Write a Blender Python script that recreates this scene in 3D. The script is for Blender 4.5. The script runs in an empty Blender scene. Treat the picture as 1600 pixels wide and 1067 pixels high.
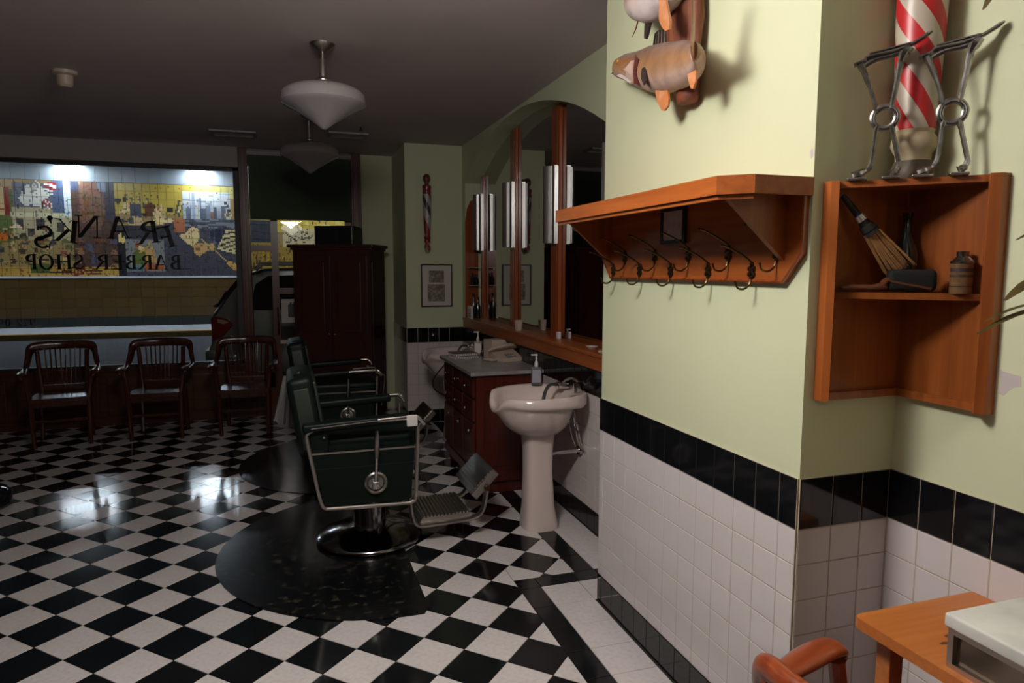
import bpy, bmesh, math, random
from mathutils import Vector, Matrix
random.seed(7)
PI = math.pi
scene = bpy.context.scene
COL = scene.collection

# ---------------------------------------------------------------- camera
YAW, PITCH, ROLL, FPX, EYE = .31654, .105848, .000924, 1064.3, 1.61
_f = Vector((math.sin(YAW)*math.cos(PITCH), math.cos(YAW)*math.cos(PITCH), -math.sin(PITCH)))
_r = Vector((math.cos(YAW), -math.sin(YAW), 0)); _u = _r.cross(_f)
_r, _u = math.cos(ROLL)*_r+math.sin(ROLL)*_u, -math.sin(ROLL)*_r+math.cos(ROLL)*_u
cd = bpy.data.cameras.new('camera'); cam = bpy.data.objects.new('camera', cd); COL.objects.link(cam)
cd.sensor_width = 36; cd.lens = FPX/1600*36; cd.clip_start = .05; cd.clip_end = 200
m = Matrix((_r, _u, -_f)).transposed().to_4x4(); m.translation = (0, 0, EYE)
cam.matrix_world = m
scene.camera = cam

# ---------------------------------------------------------------- world, exposure
w = bpy.data.worlds.new('night'); scene.world = w; w.use_nodes = True
w.node_tree.nodes['Background'].inputs[0].default_value = (.02, .024, .035, 1)
w.node_tree.nodes['Background'].inputs[1].default_value = .25
vs = scene.view_settings
vs.view_transform = 'Standard'; vs.look = 'None'; vs.gamma = 1; vs.use_curve_mapping = False
vs.exposure = 0.0
KEY_POS = (.08, 1.72); KEY_STRENGTH = 70.0               # lit pendant just above the picture's top edge
FILL_POS = (.12, -1.2); FILL_STRENGTH = 7.0             # dimmer pendant behind the camera
STREET_STRENGTH = 260.0                                   # wall washers over the mural across the street

CEIL = 2.87
XR, XP, YP, YP2 = 1.745, 1.401, 1.578, 2.905             # right wall, pillar face, pillar near / far end
YB, YF = 7.0, 7.88                                       # back wall, shop front
XL, YR = -4.5, -1.6                                      # left wall, wall behind the camera

# ---------------------------------------------------------------- materials
def srgb(r, g, b):
    f = lambda c: (c/255/12.92) if c/255 <= .04045 else ((c/255+.055)/1.055)**2.4
    return (f(r), f(g), f(b), 1)
MATS = {}
def mat(name, col, rough=.5, metal=0, spec=.5, noise=None, bump=0, coat=0):
    """principled material; noise=(scale, second colour, amount)"""
    if name in MATS: return MATS[name]
    mt = bpy.data.materials.new(name); mt.use_nodes = True; MATS[name] = mt
    nt = mt.node_tree; p = nt.nodes['Principled BSDF']
    p.inputs['Base Color'].default_value = col
    p.inputs['Roughness'].default_value = rough; p.inputs['Metallic'].default_value = metal
    p.inputs['Specular IOR Level'].default_value = spec
    p.inputs['Coat Weight'].default_value = coat; p.inputs['Coat Roughness'].default_value = .12
    if noise or bump:
        tc = nt.nodes.new('ShaderNodeTexCoord'); nz = nt.nodes.new('ShaderNodeTexNoise')
        nt.links.new(tc.outputs['Object'], nz.inputs['Vector'])
        nz.inputs['Scale'].default_value = noise[0] if noise else 60; nz.inputs['Detail'].default_value = 5
        if noise:
            mx = nt.nodes.new('ShaderNodeMix'); mx.data_type = 'RGBA'
            rp = nt.nodes.new('ShaderNodeValToRGB'); rp.color_ramp.elements[0].position = .5-.25*noise[2]; rp.color_ramp.elements[1].position = .8
            nt.links.new(nz.outputs['Fac'], rp.inputs[0]); nt.links.new(rp.outputs[0], mx.inputs['Factor'])
            mx.inputs['A'].default_value = col; mx.inputs['B'].default_value = noise[1]
            nt.links.new(mx.outputs['Result'], p.inputs['Base Color'])
        if bump:
            b = nt.nodes.new('ShaderNodeBump'); b.inputs['Strength'].default_value = bump; b.inputs['Distance'].default_value = .002
            nt.links.new(nz.outputs['Fac'], b.inputs['Height']); nt.links.new(b.outputs[0], p.inputs['Normal'])
    return mt
def wood(name, a, b, rough=.35, axis=2, scale=14, coat=.15):
    """grain stretched along one axis"""
    if name in MATS: return MATS[name]
    mt = bpy.data.materials.new(name); mt.use_nodes = True; MATS[name] = mt
    nt = mt.node_tree; p = nt.nodes['Principled BSDF']
    tc = nt.nodes.new('ShaderNodeTexCoord'); mp = nt.nodes.new('ShaderNodeMapping')
    s = [scale*3]*3; s[axis] = scale*.14; mp.inputs['Scale'].default_value = s
    nz = nt.nodes.new('ShaderNodeTexNoise'); nz.inputs['Scale'].default_value = 1; nz.inputs['Detail'].default_value = 6; nz.inputs['Distortion'].default_value = .6
    rp = nt.nodes.new('ShaderNodeValToRGB'); rp.color_ramp.elements[0].position = .3; rp.color_ramp.elements[1].position = .72
    rp.color_ramp.elements[0].color = a; rp.color_ramp.elements[1].color = b
    nt.links.new(tc.outputs['Object'], mp.inputs[0]); nt.links.new(mp.outputs[0], nz.inputs['Vector'])
    nt.links.new(nz.outputs['Fac'], rp.inputs[0]); nt.links.new(rp.outputs[0], p.inputs['Base Color'])
    p.inputs['Roughness'].default_value = rough; p.inputs['Coat Weight'].default_value = coat; p.inputs['Coat Roughness'].default_value = .2
    return mt
def emit(name, col, strength):
    mt = bpy.data.materials.new(name); mt.use_nodes = True; nt = mt.node_tree; nt.nodes.clear()
    e = nt.nodes.new('ShaderNodeEmission'); e.inputs[0].default_value = col; e.inputs[1].default_value = strength
    o = nt.nodes.new('ShaderNodeOutputMaterial'); nt.links.new(e.outputs[0], o.inputs[0]); return mt
def pane_mat(name, tint=(1, 1, 1, 1), refl=.022):
    mt = bpy.data.materials.new(name); mt.use_nodes = True; nt = mt.node_tree; nt.nodes.clear()
    t = nt.nodes.new('ShaderNodeBsdfTransparent'); t.inputs[0].default_value = tint
    g = nt.nodes.new('ShaderNodeBsdfGlossy'); g.inputs['Roughness'].default_value = .01
    lw = nt.nodes.new('ShaderNodeLayerWeight'); lw.inputs[0].default_value = .5
    pw = nt.nodes.new('ShaderNodeMath'); pw.operation = 'POWER'; pw.inputs[1].default_value = 4; nt.links.new(lw.outputs['Facing'], pw.inputs[0])
    fr = nt.nodes.new('ShaderNodeMath'); fr.operation = 'MULTIPLY_ADD'; fr.inputs[1].default_value = .5; fr.inputs[2].default_value = refl; nt.links.new(pw.outputs[0], fr.inputs[0])
    mx = nt.nodes.new('ShaderNodeMixShader'); o = nt.nodes.new('ShaderNodeOutputMaterial')
    nt.links.new(fr.outputs[0], mx.inputs[0]); nt.links.new(t.outputs[0], mx.inputs[1]); nt.links.new(g.outputs[0], mx.inputs[2]); nt.links.new(mx.outputs[0], o.inputs[0])
    return mt
def stripe_mat(name, cols, turns, phase=0, rough=.35):
    """helical bands round the local z axis; cols=[(start, colour)...]"""
    mt = bpy.data.materials.new(name); mt.use_nodes = True; nt = mt.node_tree; p = nt.nodes['Principled BSDF']
    tc = nt.nodes.new('ShaderNodeTexCoord'); sp = nt.nodes.new('ShaderNodeSeparateXYZ'); nt.links.new(tc.outputs['Object'], sp.inputs[0])
    def mth(op, a, b=None):
        n = nt.nodes.new('ShaderNodeMath'); n.operation = op
        for i, v in enumerate((a, b)):
            if v is None: continue
            if isinstance(v, (int, float)): n.inputs[i].default_value = v
            else: nt.links.new(v, n.inputs[i])
        return n.outputs[0]
    ang = mth('DIVIDE', mth('ARCTAN2', sp.outputs[1], sp.outputs[0]), 2*PI)
    n_rep = len([c for c in cols if c[1] is cols[0][1]])
    fr = mth('FRACT', mth('ADD', mth('ADD', ang, mth('MULTIPLY', sp.outputs[2], turns)), phase+10))
    rp = nt.nodes.new('ShaderNodeValToRGB'); rp.color_ramp.interpolation = 'CONSTANT'
    while len(rp.color_ramp.elements) < len(cols): rp.color_ramp.elements.new(.5)
    for e, (pos, c) in zip(rp.color_ramp.elements, cols): e.position = pos; e.color = c
    nt.links.new(fr, rp.inputs[0]); nt.links.new(rp.outputs[0], p.inputs['Base Color']); p.inputs['Roughness'].default_value = rough
    return mt

paint = mat('green wall paint', (.60, .625, .41, 1), .6, bump=.08, noise=(3, (.57, .60, .385, 1), .6))
ceilm = mat('ceiling paint', (.55, .475, .475, 1), .75, noise=(1.3, (.48, .41, .41, 1), .5))
whitet = mat('white glazed tile', (.66, .60, .585, 1), .12, noise=(2, (.62, .56, .545, 1), .4))
blackt = mat('black glazed tile', (.006, .006, .007, 1), .08)
grout = mat('grout', (.45, .38, .29, 1), .9)
floorw = mat('white floor tile', (.60, .555, .535, 1), .12, noise=(45, (.50, .46, .44, 1), .3))
floorb = mat('black floor tile', (.006, .007, .008, 1), .11)
floorg = mat('floor grout', (.03, .024, .018, 1), .8)
oak = wood('orange oak', (.27, .062, .010, 1), (.40, .105, .018, 1), .38, axis=1)
oakz = wood('orange oak upright', (.25, .058, .010, 1), (.37, .10, .018, 1), .38, axis=2)
oakd = wood('red oak frame', (.22, .045, .011, 1), (.32, .070, .016, 1), .22, axis=2, coat=.5)
mahog = wood('mahogany', (.055, .007, .004, 1), (.095, .013, .006, 1), .3, axis=2)
chairw = wood('chair wood', (.042, .009, .005, 1), (.07, .015, .007, 1), .25, axis=2, coat=.5)
mahogd = wood('dark mahogany', (.030, .0055, .003, 1), (.050, .009, .0045, 1), .35, axis=2, coat=.05)
tablew = wood('table wood', (.42, .12, .022, 1), (.52, .17, .035, 1), .4, axis=0)
frontw = wood('front wood', (.055, .018, .006, 1), (.085, .028, .009, 1), .35, axis=0)
oakf = wood('dark red post wood', (.075, .015, .005, 1), (.115, .024, .007, 1), .32, axis=2, coat=.15)
chrome = mat('chrome', (.62, .60, .58, 1), .16, 1)
nickel = mat('worn nickel', (.50, .46, .42, 1), .3, 1)
castm = mat('polished cast iron', (.42, .41, .39, 1), .26, 1, noise=(40, (.16, .15, .14, 1), .4))
brass = mat('dark brass', (.12, .07, .03, 1), .38, 1)
alu = mat('brushed aluminium', (.80, .79, .78, 1), .32, 1)
leather = mat('green leather', (.0025, .007, .0048, 1), .45, spec=.2, noise=(30, (.0035, .009, .006, 1), .4))
leather2 = mat('worn green leather', (.013, .022, .013, 1), .5)
rubber = mat('black rubber mat', (.004, .0045, .005, 1), .2, spec=.3, noise=(22, (.075, .06, .035, 1), -.25))
porc = mat('porcelain', (.66, .55, .50, 1), .10, coat=.4)
marble = mat('white marble', (.66, .66, .60, 1), .25, noise=(7, (.45, .46, .42, 1), .4))
marbleg = mat('grey marble', (.30, .28, .27, 1), .25, noise=(12, (.20, .19, .18, 1), .4))
plastic = mat('beige plastic', (.50, .40, .32, 1), .4)
paper = mat('paper', (.62, .56, .52, 1), .8)
ink = mat('black ink', (.006, .006, .007, 1), .4)
blackm = mat('black satin', (.008, .008, .009, 1), .4)
opal = mat('opal glass', (.34, .31, .315, 1), .12, coat=.3)
whitep = mat('white plastic', (.62, .58, .55, 1), .45)
cloth = mat('white cotton', (.30, .29, .28, 1), .9, bump=.3)
blindm = mat('dark green blind', (.055, .075, .045, 1), .9)
headm = mat('grey header paint', (.36, .33, .325, 1), .8)
glassm = pane_mat('window glass', (.93, .95, .95, 1))
cabglass = pane_mat('cabinet glass', (.96, .97, .97, 1))
mirrorm = mat('silvered mirror', (.60, .60, .58, 1), .015, 1)
leafm = mat('plant leaf', (.075, .068, .012, 1), .5, noise=(30, (.18, .10, .02, 1), .4))

# ---------------------------------------------------------------- mesh helpers
def V(*a): return Vector(a)
def box(bm, lo, hi, bev=0, mtx=None):
    r = bmesh.ops.create_cube(bm, size=1); vs_ = r['verts']
    c = [(a+b)/2 for a, b in zip(lo, hi)]; s = [abs(b-a) for a, b in zip(lo, hi)]
    for v in vs_: v.co = Vector([c[i]+v.co[i]*s[i] for i in range(3)])
    if bev:
        es = list({e for v in vs_ for e in v.link_edges})
        rr = bmesh.ops.bevel(bm, geom=es, offset=bev, segments=2, affect='EDGES', profile=.6)
        vs_ = list({v for f in rr['faces'] for v in f.verts} | {v for v in vs_ if v.is_valid})
    if mtx is not None:
        bmesh.ops.transform(bm, matrix=mtx, verts=[v for v in vs_ if v.is_valid])
    return vs_
def prism(bm, pts, axis, a, b):
    """polygon in the plane normal to axis, extruded from a to b. axis 'y': pts=(x,z); 'x': pts=(y,z); 'z': pts=(x,y)"""
    def mk(p, t): return {'x': (t, p[0], p[1]), 'y': (p[0], t, p[1]), 'z': (p[0], p[1], t)}[axis]
    A = [bm.verts.new(mk(p, a)) for p in pts]; B = [bm.verts.new(mk(p, b)) for p in pts]; n = len(pts)
    fs = [bm.faces.new(A), bm.faces.new(B[::-1])]
    for i in range(n): fs.append(bm.faces.new((A[i], B[i], B[(i+1) % n], A[(i+1) % n])))
    bmesh.ops.recalc_face_normals(bm, faces=fs)
    return A+B
def lathe(bm, prof, seg=32, at=(0, 0, 0), mtx=None):
    rings = []
    for r, z in prof:
        if r < 1e-6: rings.append([bm.verts.new((0, 0, z))])
        else: rings.append([bm.verts.new((r*math.cos(2*PI*i/seg), r*math.sin(2*PI*i/seg), z)) for i in range(seg)])
    fs = []
    for a, b in zip(rings, rings[1:]):
        if len(a) == 1 and len(b) == 1: continue
        for i in range(seg):
            j = (i+1) % seg
            if len(a) == 1: fs.append(bm.faces.new((a[0], b[i], b[j])))
            elif len(b) == 1: fs.append(bm.faces.new((a[i], a[j], b[0])))
            else: fs.append(bm.faces.new((a[i], a[j], b[j], b[i])))
    for end in (rings[0], rings[-1]):
        if len(end) > 1: fs.append(bm.faces.new(end))
    bmesh.ops.recalc_face_normals(bm, faces=fs)
    allv = [v for r in rings for v in r]
    M_ = (Matrix.Translation(at) @ mtx) if mtx is not None else Matrix.Translation(at)
    bmesh.ops.transform(bm, matrix=M_, verts=allv)
    return allv
def sweep(bm, pts, w, h=None, seg=8, up=(0, 0, 1), closed=False, square=False):
    """section of half-width w (sideways) and half-height h along pts; w, h scalars or lists"""
    pts = [Vector(p) for p in pts]; n = len(pts); up = Vector(up)
    W = w if isinstance(w, (list, tuple)) else [w]*n; Hh = W if h is None else (h if isinstance(h, (list, tuple)) else [h]*n)
    rings = []; prev = None
    for i, p in enumerate(pts):
        a = pts[(i-1) % n] if (closed or i > 0) else p; b = pts[(i+1) % n] if (closed or i < n-1) else p
        t = (b-a).normalized(); s = t.cross(up)
        if s.length < .05: s = prev if prev is not None else t.cross(Vector((1, .3, 0)))
        s = s.normalized()
        if prev is not None and s.dot(prev) < 0 and up.length > 0: s = -s
        prev = s; u = s.cross(t).normalized(); ring = []
        for k in range(seg):
            an = 2*PI*(k+.5)/seg; c, sn = math.cos(an), math.sin(an)
            if square:
                mm = max(abs(c), abs(sn)); c, sn = c/mm, sn/mm
            ring.append(bm.verts.new(p+s*(c*W[i])+u*(sn*Hh[i])))
        rings.append(ring)
    fs = []
    for i in range(n if closed else n-1):
        a, b = rings[i], rings[(i+1) % n]
        for k in range(seg): fs.append(bm.faces.new((a[k], a[(k+1) % seg], b[(k+1) % seg], b[k])))
    if not closed: fs += [bm.faces.new(rings[0]), bm.faces.new(rings[-1])]
    bmesh.ops.recalc_face_normals(bm, faces=fs)
    return [v for r in rings for v in r]
def smooth_path(pts, n=6, closed=False):
    """Catmull-Rom through pts"""
    P_ = [Vector(p) for p in pts]; out = []; N = len(P_)
    for i in range(N if closed else N-1):
        p0 = P_[(i-1) % N] if (closed or i > 0) else P_[i]; p1 = P_[i]; p2 = P_[(i+1) % N]
        p3 = P_[(i+2) % N] if (closed or i < N-2) else p2
        for k in range(n):
            t = k/n
            out.append(.5*((2*p1)+(p2-p0)*t+(2*p0-5*p1+4*p2-p3)*t*t+(3*p1-p0-3*p2+p3)*t**3))
    if not closed: out.append(P_[-1])
    return out
def cyl(bm, a, b, r, seg=12, r2=None): return sweep(bm, [a, b], [r, r2 if r2 is not None else r], seg=seg)
def loft(bm, rings, cap=True):
    R_ = [[bm.verts.new(p) for p in r] for r in rings]; n = len(R_[0]); fs = []
    for a, b in zip(R_, R_[1:]):
        for k in range(n): fs.append(bm.faces.new((a[k], a[(k+1) % n], b[(k+1) % n], b[k])))
    if cap: fs += [bm.faces.new(R_[0]), bm.faces.new(R_[-1])]
    bmesh.ops.recalc_face_normals(bm, faces=fs)
def sheet(bm, pts, thick, axis=0):
    """thin fin: closed outline of 3D points given a thickness along one axis"""
    A = []; B = []
    for p in pts:
        a = list(p); b = list(p); a[axis] -= thick/2; b[axis] += thick/2
        A.append(bm.verts.new(a)); B.append(bm.verts.new(b))
    n = len(pts); fs = [bm.faces.new(A), bm.faces.new(B[::-1])]
    for i in range(n): fs.append(bm.faces.new((A[i], B[i], B[(i+1) % n], A[(i+1) % n])))
    bmesh.ops.recalc_face_normals(bm, faces=fs)

def obj(name, bm, material, parent=None, smooth=False, angle=40):
    me = bpy.data.meshes.new(name); bm.to_mesh(me); bm.free()
    for mm in (material if isinstance(material, (list, tuple)) else [material]): me.materials.append(mm)
    if smooth:
        me.polygons.foreach_set('use_smooth', [True]*len(me.polygons))
        me.set_sharp_from_angle(angle=math.radians(angle))
    o = bpy.data.objects.new(name, me); COL.objects.link(o)
    if parent is not None: o.parent = parent
    return o
def NB(): return bmesh.new()
def part(name, material, parent, fn, smooth=False, angle=40):
    bm = NB(); fn(bm); return obj(name, bm, material, parent, smooth, angle)
def tag(o, label, cat, group=None):
    o['label'] = label; o['category'] = cat
    if group: o['group'] = group
    return o
def thing(name, label, cat, loc=(0, 0, 0), rotz=0, group=None):
    o = bpy.data.objects.new(name, None); COL.objects.link(o); o.empty_display_size = .1
    o.location = loc; o.rotation_euler = (0, 0, rotz)
    return tag(o, label, cat, group)
def struct(name, bm, material, label=None, cat=None, smooth=False):
    o = obj(name, bm, material, None, smooth); o['kind'] = 'structure'
    if label: o['label'] = label; o['category'] = cat
    return o
def copy_tree(o, parent=None):
    c = o.copy(); COL.objects.link(c); c.parent = parent
    for ch in o.children: copy_tree(ch, c)
    return c
def dup(root, loc, rotz, label, group=None, name=None):
    r = copy_tree(root); r.location = loc; r.rotation_euler = (0, 0, rotz); r['label'] = label
    if group: r['group'] = group
    return r

# ================================================================ THE SHELL
# floor ----------------------------------------------------------
bm = NB(); box(bm, (XL, YR, -.12), (XR, YF, -.004))
floor = struct('floor', bm, floorg, 'checkered floor of black and white diagonal tiles', 'floor')
def clip(poly, ax, v, keep_less):
    out = []
    for i, p in enumerate(poly):
        q = poly[(i+1) % len(poly)]; a = p[ax]-v; b = q[ax]-v
        if not keep_less: a, b = -a, -b
        if a <= 0: out.append(p)
        if a*b < 0:
            t = a/(a-b); out.append((p[0]+(q[0]-p[0])*t, p[1]+(q[1]-p[1])*t))
    return out
def area(p): return abs(sum(p[i][0]*p[(i+1) % len(p)][1]-p[(i+1) % len(p)][0]*p[i][1] for i in range(len(p))))/2 if len(p) > 2 else 0
def tile_bm(bm, poly, top=0.0, depth=.009, gap=.0016, bev=.0012):
    """poly shrunk by the joint, chamfered top"""
    n = len(poly); cx = sum(p[0] for p in poly)/n; cy = sum(p[1] for p in poly)/n
    def ins(d):
        out = []
        for i in range(n):
            p0, p1, p2 = Vector(poly[i-1]), Vector(poly[i]), Vector(poly[(i+1) % n])
            e1 = (p1-p0).normalized(); e2 = (p2-p1).normalized()
            n1 = Vector((-e1.y, e1.x)); n2 = Vector((-e2.y, e2.x)); c = Vector((cx, cy))
            if n1.dot(c-p1) < 0: n1 = -n1
            if n2.dot(c-p1) < 0: n2 = -n2
            k = (n1+n2); k = k/max(.35, k.dot(n1)) if k.length > 1e-6 else n1
            out.append(p1+k*d)
        return out
    o, t = ins(gap), ins(gap+bev)
    A = [bm.verts.new((p.x, p.y, top-depth)) for p in o]; B = [bm.verts.new((p.x, p.y, top-bev)) for p in o]; T = [bm.verts.new((p.x, p.y, top)) for p in t]
    fs = [bm.faces.new(T)]
    for i in range(n):
        j = (i+1) % n
        fs += [bm.faces.new((A[i], A[j], B[j], B[i])), bm.faces.new((B[i], B[j], T[j], T[i]))]
    bmesh.ops.recalc_face_normals(bm, faces=fs)
    if sum((f.normal.z for f in fs[:1])) < 0: bmesh.ops.reverse_faces(bm, faces=fs)
S = .1455; TX, TY = -.937, 3.838
tiles = []                       # (distance, polygon, colour, whole)
def in_view(x, y, z=0):
    d = Vector((x, y, z-EYE)); c = d.dot(_f)
    if c < .3: return False
    return abs(d.dot(_r)/c*FPX) < 830 and abs(d.dot(_u)/c*FPX) < 560
for j in range(-40, 30):
    for i in range(-14, 14):
        cx = TX+2*S*i+(S if j % 2 else 0); cy = TY+S*j
        P_ = [(cx-S, cy), (cx, cy-S), (cx+S, cy), (cx, cy+S)]
        if cx < XL-S or cx > XR or cy < YR-S or cy > YF+S: continue
        parts = []
        for ax, v, less in ((0, XL, False), (1, YR, False), (1, YF, True)):
            P_ = clip(P_, ax, v, less)
        if cx+S <= 1.064: parts = [P_]
        elif cy-S >= 3.218: parts = [clip(P_, 0, 1.408, True)]
        else: parts = [clip(P_, 0, 1.064, True), clip(clip(clip(P_, 0, 1.064, False), 0, 1.408, True), 1, 3.218, False)]
        for p in parts:
            a = area(p)
            if a < 2e-4: continue
            tiles.append((math.hypot(cx, cy) if in_view(cx, cy) else 99, p, floorw if j % 2 == 0 else floorb, abs(a-2*S*S) < 1e-5, (cx, cy)))
# border strips and squares
def rect(x0, y0, x1, y1): return [(x0, y0), (x1, y0), (x1, y1), (x0, y1)]
def badd(p, c):
    cx = sum(q[0] for q in p)/4; cy = sum(q[1] for q in p)/4
    tiles.append((math.hypot(cx, cy) if in_view(cx, cy) else 99, p, c, False, (cx, cy)))
y = 3.11
badd(rect(1.064, 3.11, 1.176, 3.218), floorb)
while y > YR:
    y2 = y-.2; badd(rect(1.064, y2, 1.176, y), floorb); badd(rect(1.176, y2, 1.383, y), floorw); y = y2
badd(rect(1.176, 3.11, 1.383, 3.218), floorb); badd(rect(1.383, 3.11, 1.52, 3.218), floorb); badd(rect(1.383, 2.91, 1.52, 3.11), floorw); badd(rect(1.52, 2.91, 1.73, 3.11), floorw); badd(rect(1.52, 3.11, 1.73, 3.218), floorb)
y = 3.218
while y < YB-.02:
    y2 = min(y+.2, YB-.02); badd(rect(1.408, y, 1.52, y2), floorb); badd(rect(1.52, y, 1.73, y2), floorw); y = y2
tiles.sort(key=lambda t: t[0])
cache = {}
rest = {}
for k, (d, p, c, whole, cc) in enumerate(tiles):
    if k < 300 and d < 90:
        if whole:
            if c.name not in cache:
                bmt = NB(); tile_bm(bmt, [(q[0]-cc[0], q[1]-cc[1]) for q in p]); cache[c.name] = obj('floor_tile', bmt, c, floor); o = cache[c.name]
            else: o = bpy.data.objects.new('floor_tile', cache[c.name].data); COL.objects.link(o); o.parent = floor
            o.location = (cc[0], cc[1], 0)
        else:
            bmt = NB(); tile_bm(bmt, [(q[0]-cc[0], q[1]-cc[1]) for q in p]); o = obj('floor_tile', bmt, c, floor); o.location = (cc[0], cc[1], 0)
    else:
        rest.setdefault(c.name, (NB(), c)); tile_bm(rest[c.name][0], p)
bm_all = NB(); me_mats = [floorw, floorb]
for nm, (b, c) in rest.items():
    tmp = bpy.data.meshes.new('t'); b.to_mesh(tmp); b.free(); n0 = len(bm_all.faces); bm_all.from_mesh(tmp); bm_all.faces.ensure_lookup_table()
    for f in bm_all.faces[n0:]: f.material_index = me_mats.index(c)
    bpy.data.meshes.remove(tmp)
o = obj('floor_tiles', bm_all, me_mats, floor); o['kind'] = 'stuff'

# ceiling --------------------------------------------------------
bm = NB(); box(bm, (XL-.1, YR-.1, CEIL), (XR+.5, YF+.1, CEIL+.15))
struct('ceiling', bm, ceilm, 'plain dim painted ceiling', 'ceiling')
# unseen walls that close the room
bm = NB(); box(bm, (XL-.15, YR-.1, -.1), (XL, YF+.1, CEIL)); struct('wall_left', bm, frontw, 'dark wood panelled wall on the far side of the shop', 'wall')
bm = NB(); box(bm, (XL, YR-.15, -.1), (XR+.5, YR, CEIL)); struct('wall_rear', bm, frontw, 'dark wood panelled wall at the rear of the shop', 'wall')

# right wall with the arched niche -------------------------------
NY0, NY1, NXB = 2.93, 6.87, 1.905; AYC, AZC, AR = 5.28, -.735, 3.585
def arc_z(y): return AZC+math.sqrt(AR*AR-(y-AYC)**2)
NZ0 = 1.03
bm = NB()
box(bm, (XR, YR, -.1), (XR+.4, NY0, CEIL)); box(bm, (XR, NY1, -.1), (XR+.4, YF, CEIL))
box(bm, (XR, NY0, -.1), (XR+.4, NY1, NZ0)); box(bm, (NXB+.012, NY0, NZ0), (XR+.4, NY1, CEIL))
N = 28; ys = [NY0+(NY1-NY0)*i/N for i in range(N+1)]
prism(bm, [(NY0, CEIL)]+[(yy, arc_z(yy)) for yy in ys]+[(NY1, CEIL)], 'x', XR, NXB+.012)
wall_right = struct('wall_right', bm, paint, 'green wall with an arched mirror niche and tiled lower half', 'wall')
# pillar
bm = NB(); box(bm, (XP, YP, -.1), (XR, YP2, CEIL))
wall_pillar = struct('wall_pillar', bm, paint, 'pale green pillar with white tiles below a black band', 'wall')
# back wall
bm = NB(); box(bm, (1.15, YB, -.1), (XR, YF+.1, CEIL))
wall_back = struct('wall_back', bm, paint, 'green back wall beside the shop front with tiled lower half', 'wall')

# wall tiles -----------------------------------------------------
TP = .110; ZB0, ZB1 = .848, 1.003           # black band
WT = {}
def wall_tile(parent, name, material, x, y, z, w, h, rot, thick=.006, gap=.0013):
    """tile with its lower left corner at u=0; local x runs along the wall, local y out of it"""
    key = (material.name, round(w, 4), round(h, 4), thick)
    if key not in WT:
        b = NB(); bv = .0015; g = gap
        A = [(g, 0, g), (w-g, 0, g), (w-g, 0, h-g), (g, 0, h-g)]
        B = [(p[0], thick-bv, p[2]) for p in A]
        T = [(g+bv, thick, g+bv), (w-g-bv, thick, g+bv), (w-g-bv, thick, h-g-bv), (g+bv, thick, h-g-bv)]
        vv = [[b.verts.new(p) for p in r] for r in (A, B, T)]
        fs = [b.faces.new(vv[2])]
        for r0, r1 in zip(vv, vv[1:]):
            for i in range(4): fs.append(b.faces.new((r0[i], r0[(i+1) % 4], r1[(i+1) % 4], r1[i])))
        bmesh.ops.recalc_face_normals(b, faces=fs)
        if fs[0].normal.y < 0: bmesh.ops.reverse_faces(b, faces=fs)
        me = bpy.data.meshes.new(name); b.to_mesh(me); b.free(); me.materials.append(material); WT[key] = me
    o = bpy.data.objects.new(name, WT[key]); COL.objects.link(o); o.parent = parent
    o.location = (x, y, z); o.rotation_euler = (0, 0, rot)
ROWS = [(ZB0-TP*(i+1), ZB0-TP*i) for i in range(6)]
def tile_run(parent, edges, place, rot, base=True, rows=ROWS, band=True):
    """edges: positions along the wall; place(u) gives the xy of the corner with local x pointing to larger u"""
    for u0, u1 in zip(edges, edges[1:]):
        x, y = place(u0, u1); w = abs(u1-u0)
        if band: wall_tile(parent, 'band_tile', blackt, x, y, ZB0, w, ZB1-ZB0, rot, .009, .0022)
        for z0, z1 in rows: wall_tile(parent, 'wall_tile', whitet, x, y, z0, w, z1-z0, rot)
        zl = rows[-1][0]
        wall_tile(parent, 'wall_tile', whitet, x, y, .135, w, zl-.135, rot)
        if base: wall_tile(parent, 'base_tile', blackt, x, y, .0, w, .135, rot, .009)
def grout_plate(parent, lo, hi):
    b = NB(); box(b, lo, hi); obj('grout_bed', b, grout, parent)
# facing -x: local x = +y, rot 90
e = [YP, YP+.074]
while e[-1]+TP < YP2: e.append(e[-1]+TP)
e.append(YP2)
tile_run(wall_pillar, e, lambda a, b: (XP-.001, a), PI/2)
grout_plate(wall_pillar, (XP-.0058, YP, 0), (XP, YP2, ZB1-.002))
# pillar front, facing -y: local x = -x, rot 180
e = [XP, XP+.118, XP+.229, XR-.012, XR]
tile_run(wall_pillar, e, lambda a, b: (b, YP+.001), PI)
grout_plate(wall_pillar, (XP, YP-.0042, 0), (XR, YP, ZB1-.002))
# pillar far end, facing +y
e = [XP, XP+.11, XP+.22, XR]
tile_run(wall_pillar, e, lambda a, b: (a, YP2-.001), 0)
grout_plate(wall_pillar, (XP, YP2, 0), (XR, YP2+.003, ZB1-.002))
# right wall, near part
e = [YP]
while e[-1]-TP > .35: e.append(e[-1]-TP)
e = e[::-1]
tile_run(wall_right, e, lambda a, b: (XR-.001, a), PI/2)
grout_plate(wall_right, (XR-.0058, e[0], 0), (XR, YP, ZB1-.002))
# right wall, under the mirror
e = [YP2]
while e[-1]+TP < YB: e.append(e[-1]+TP)
e.append(YB)
tile_run(wall_right, e, lambda a, b: (XR-.001, a), PI/2)
grout_plate(wall_right, (XR-.0058, YP2, 0), (XR, YB, ZB1-.002))
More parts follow.
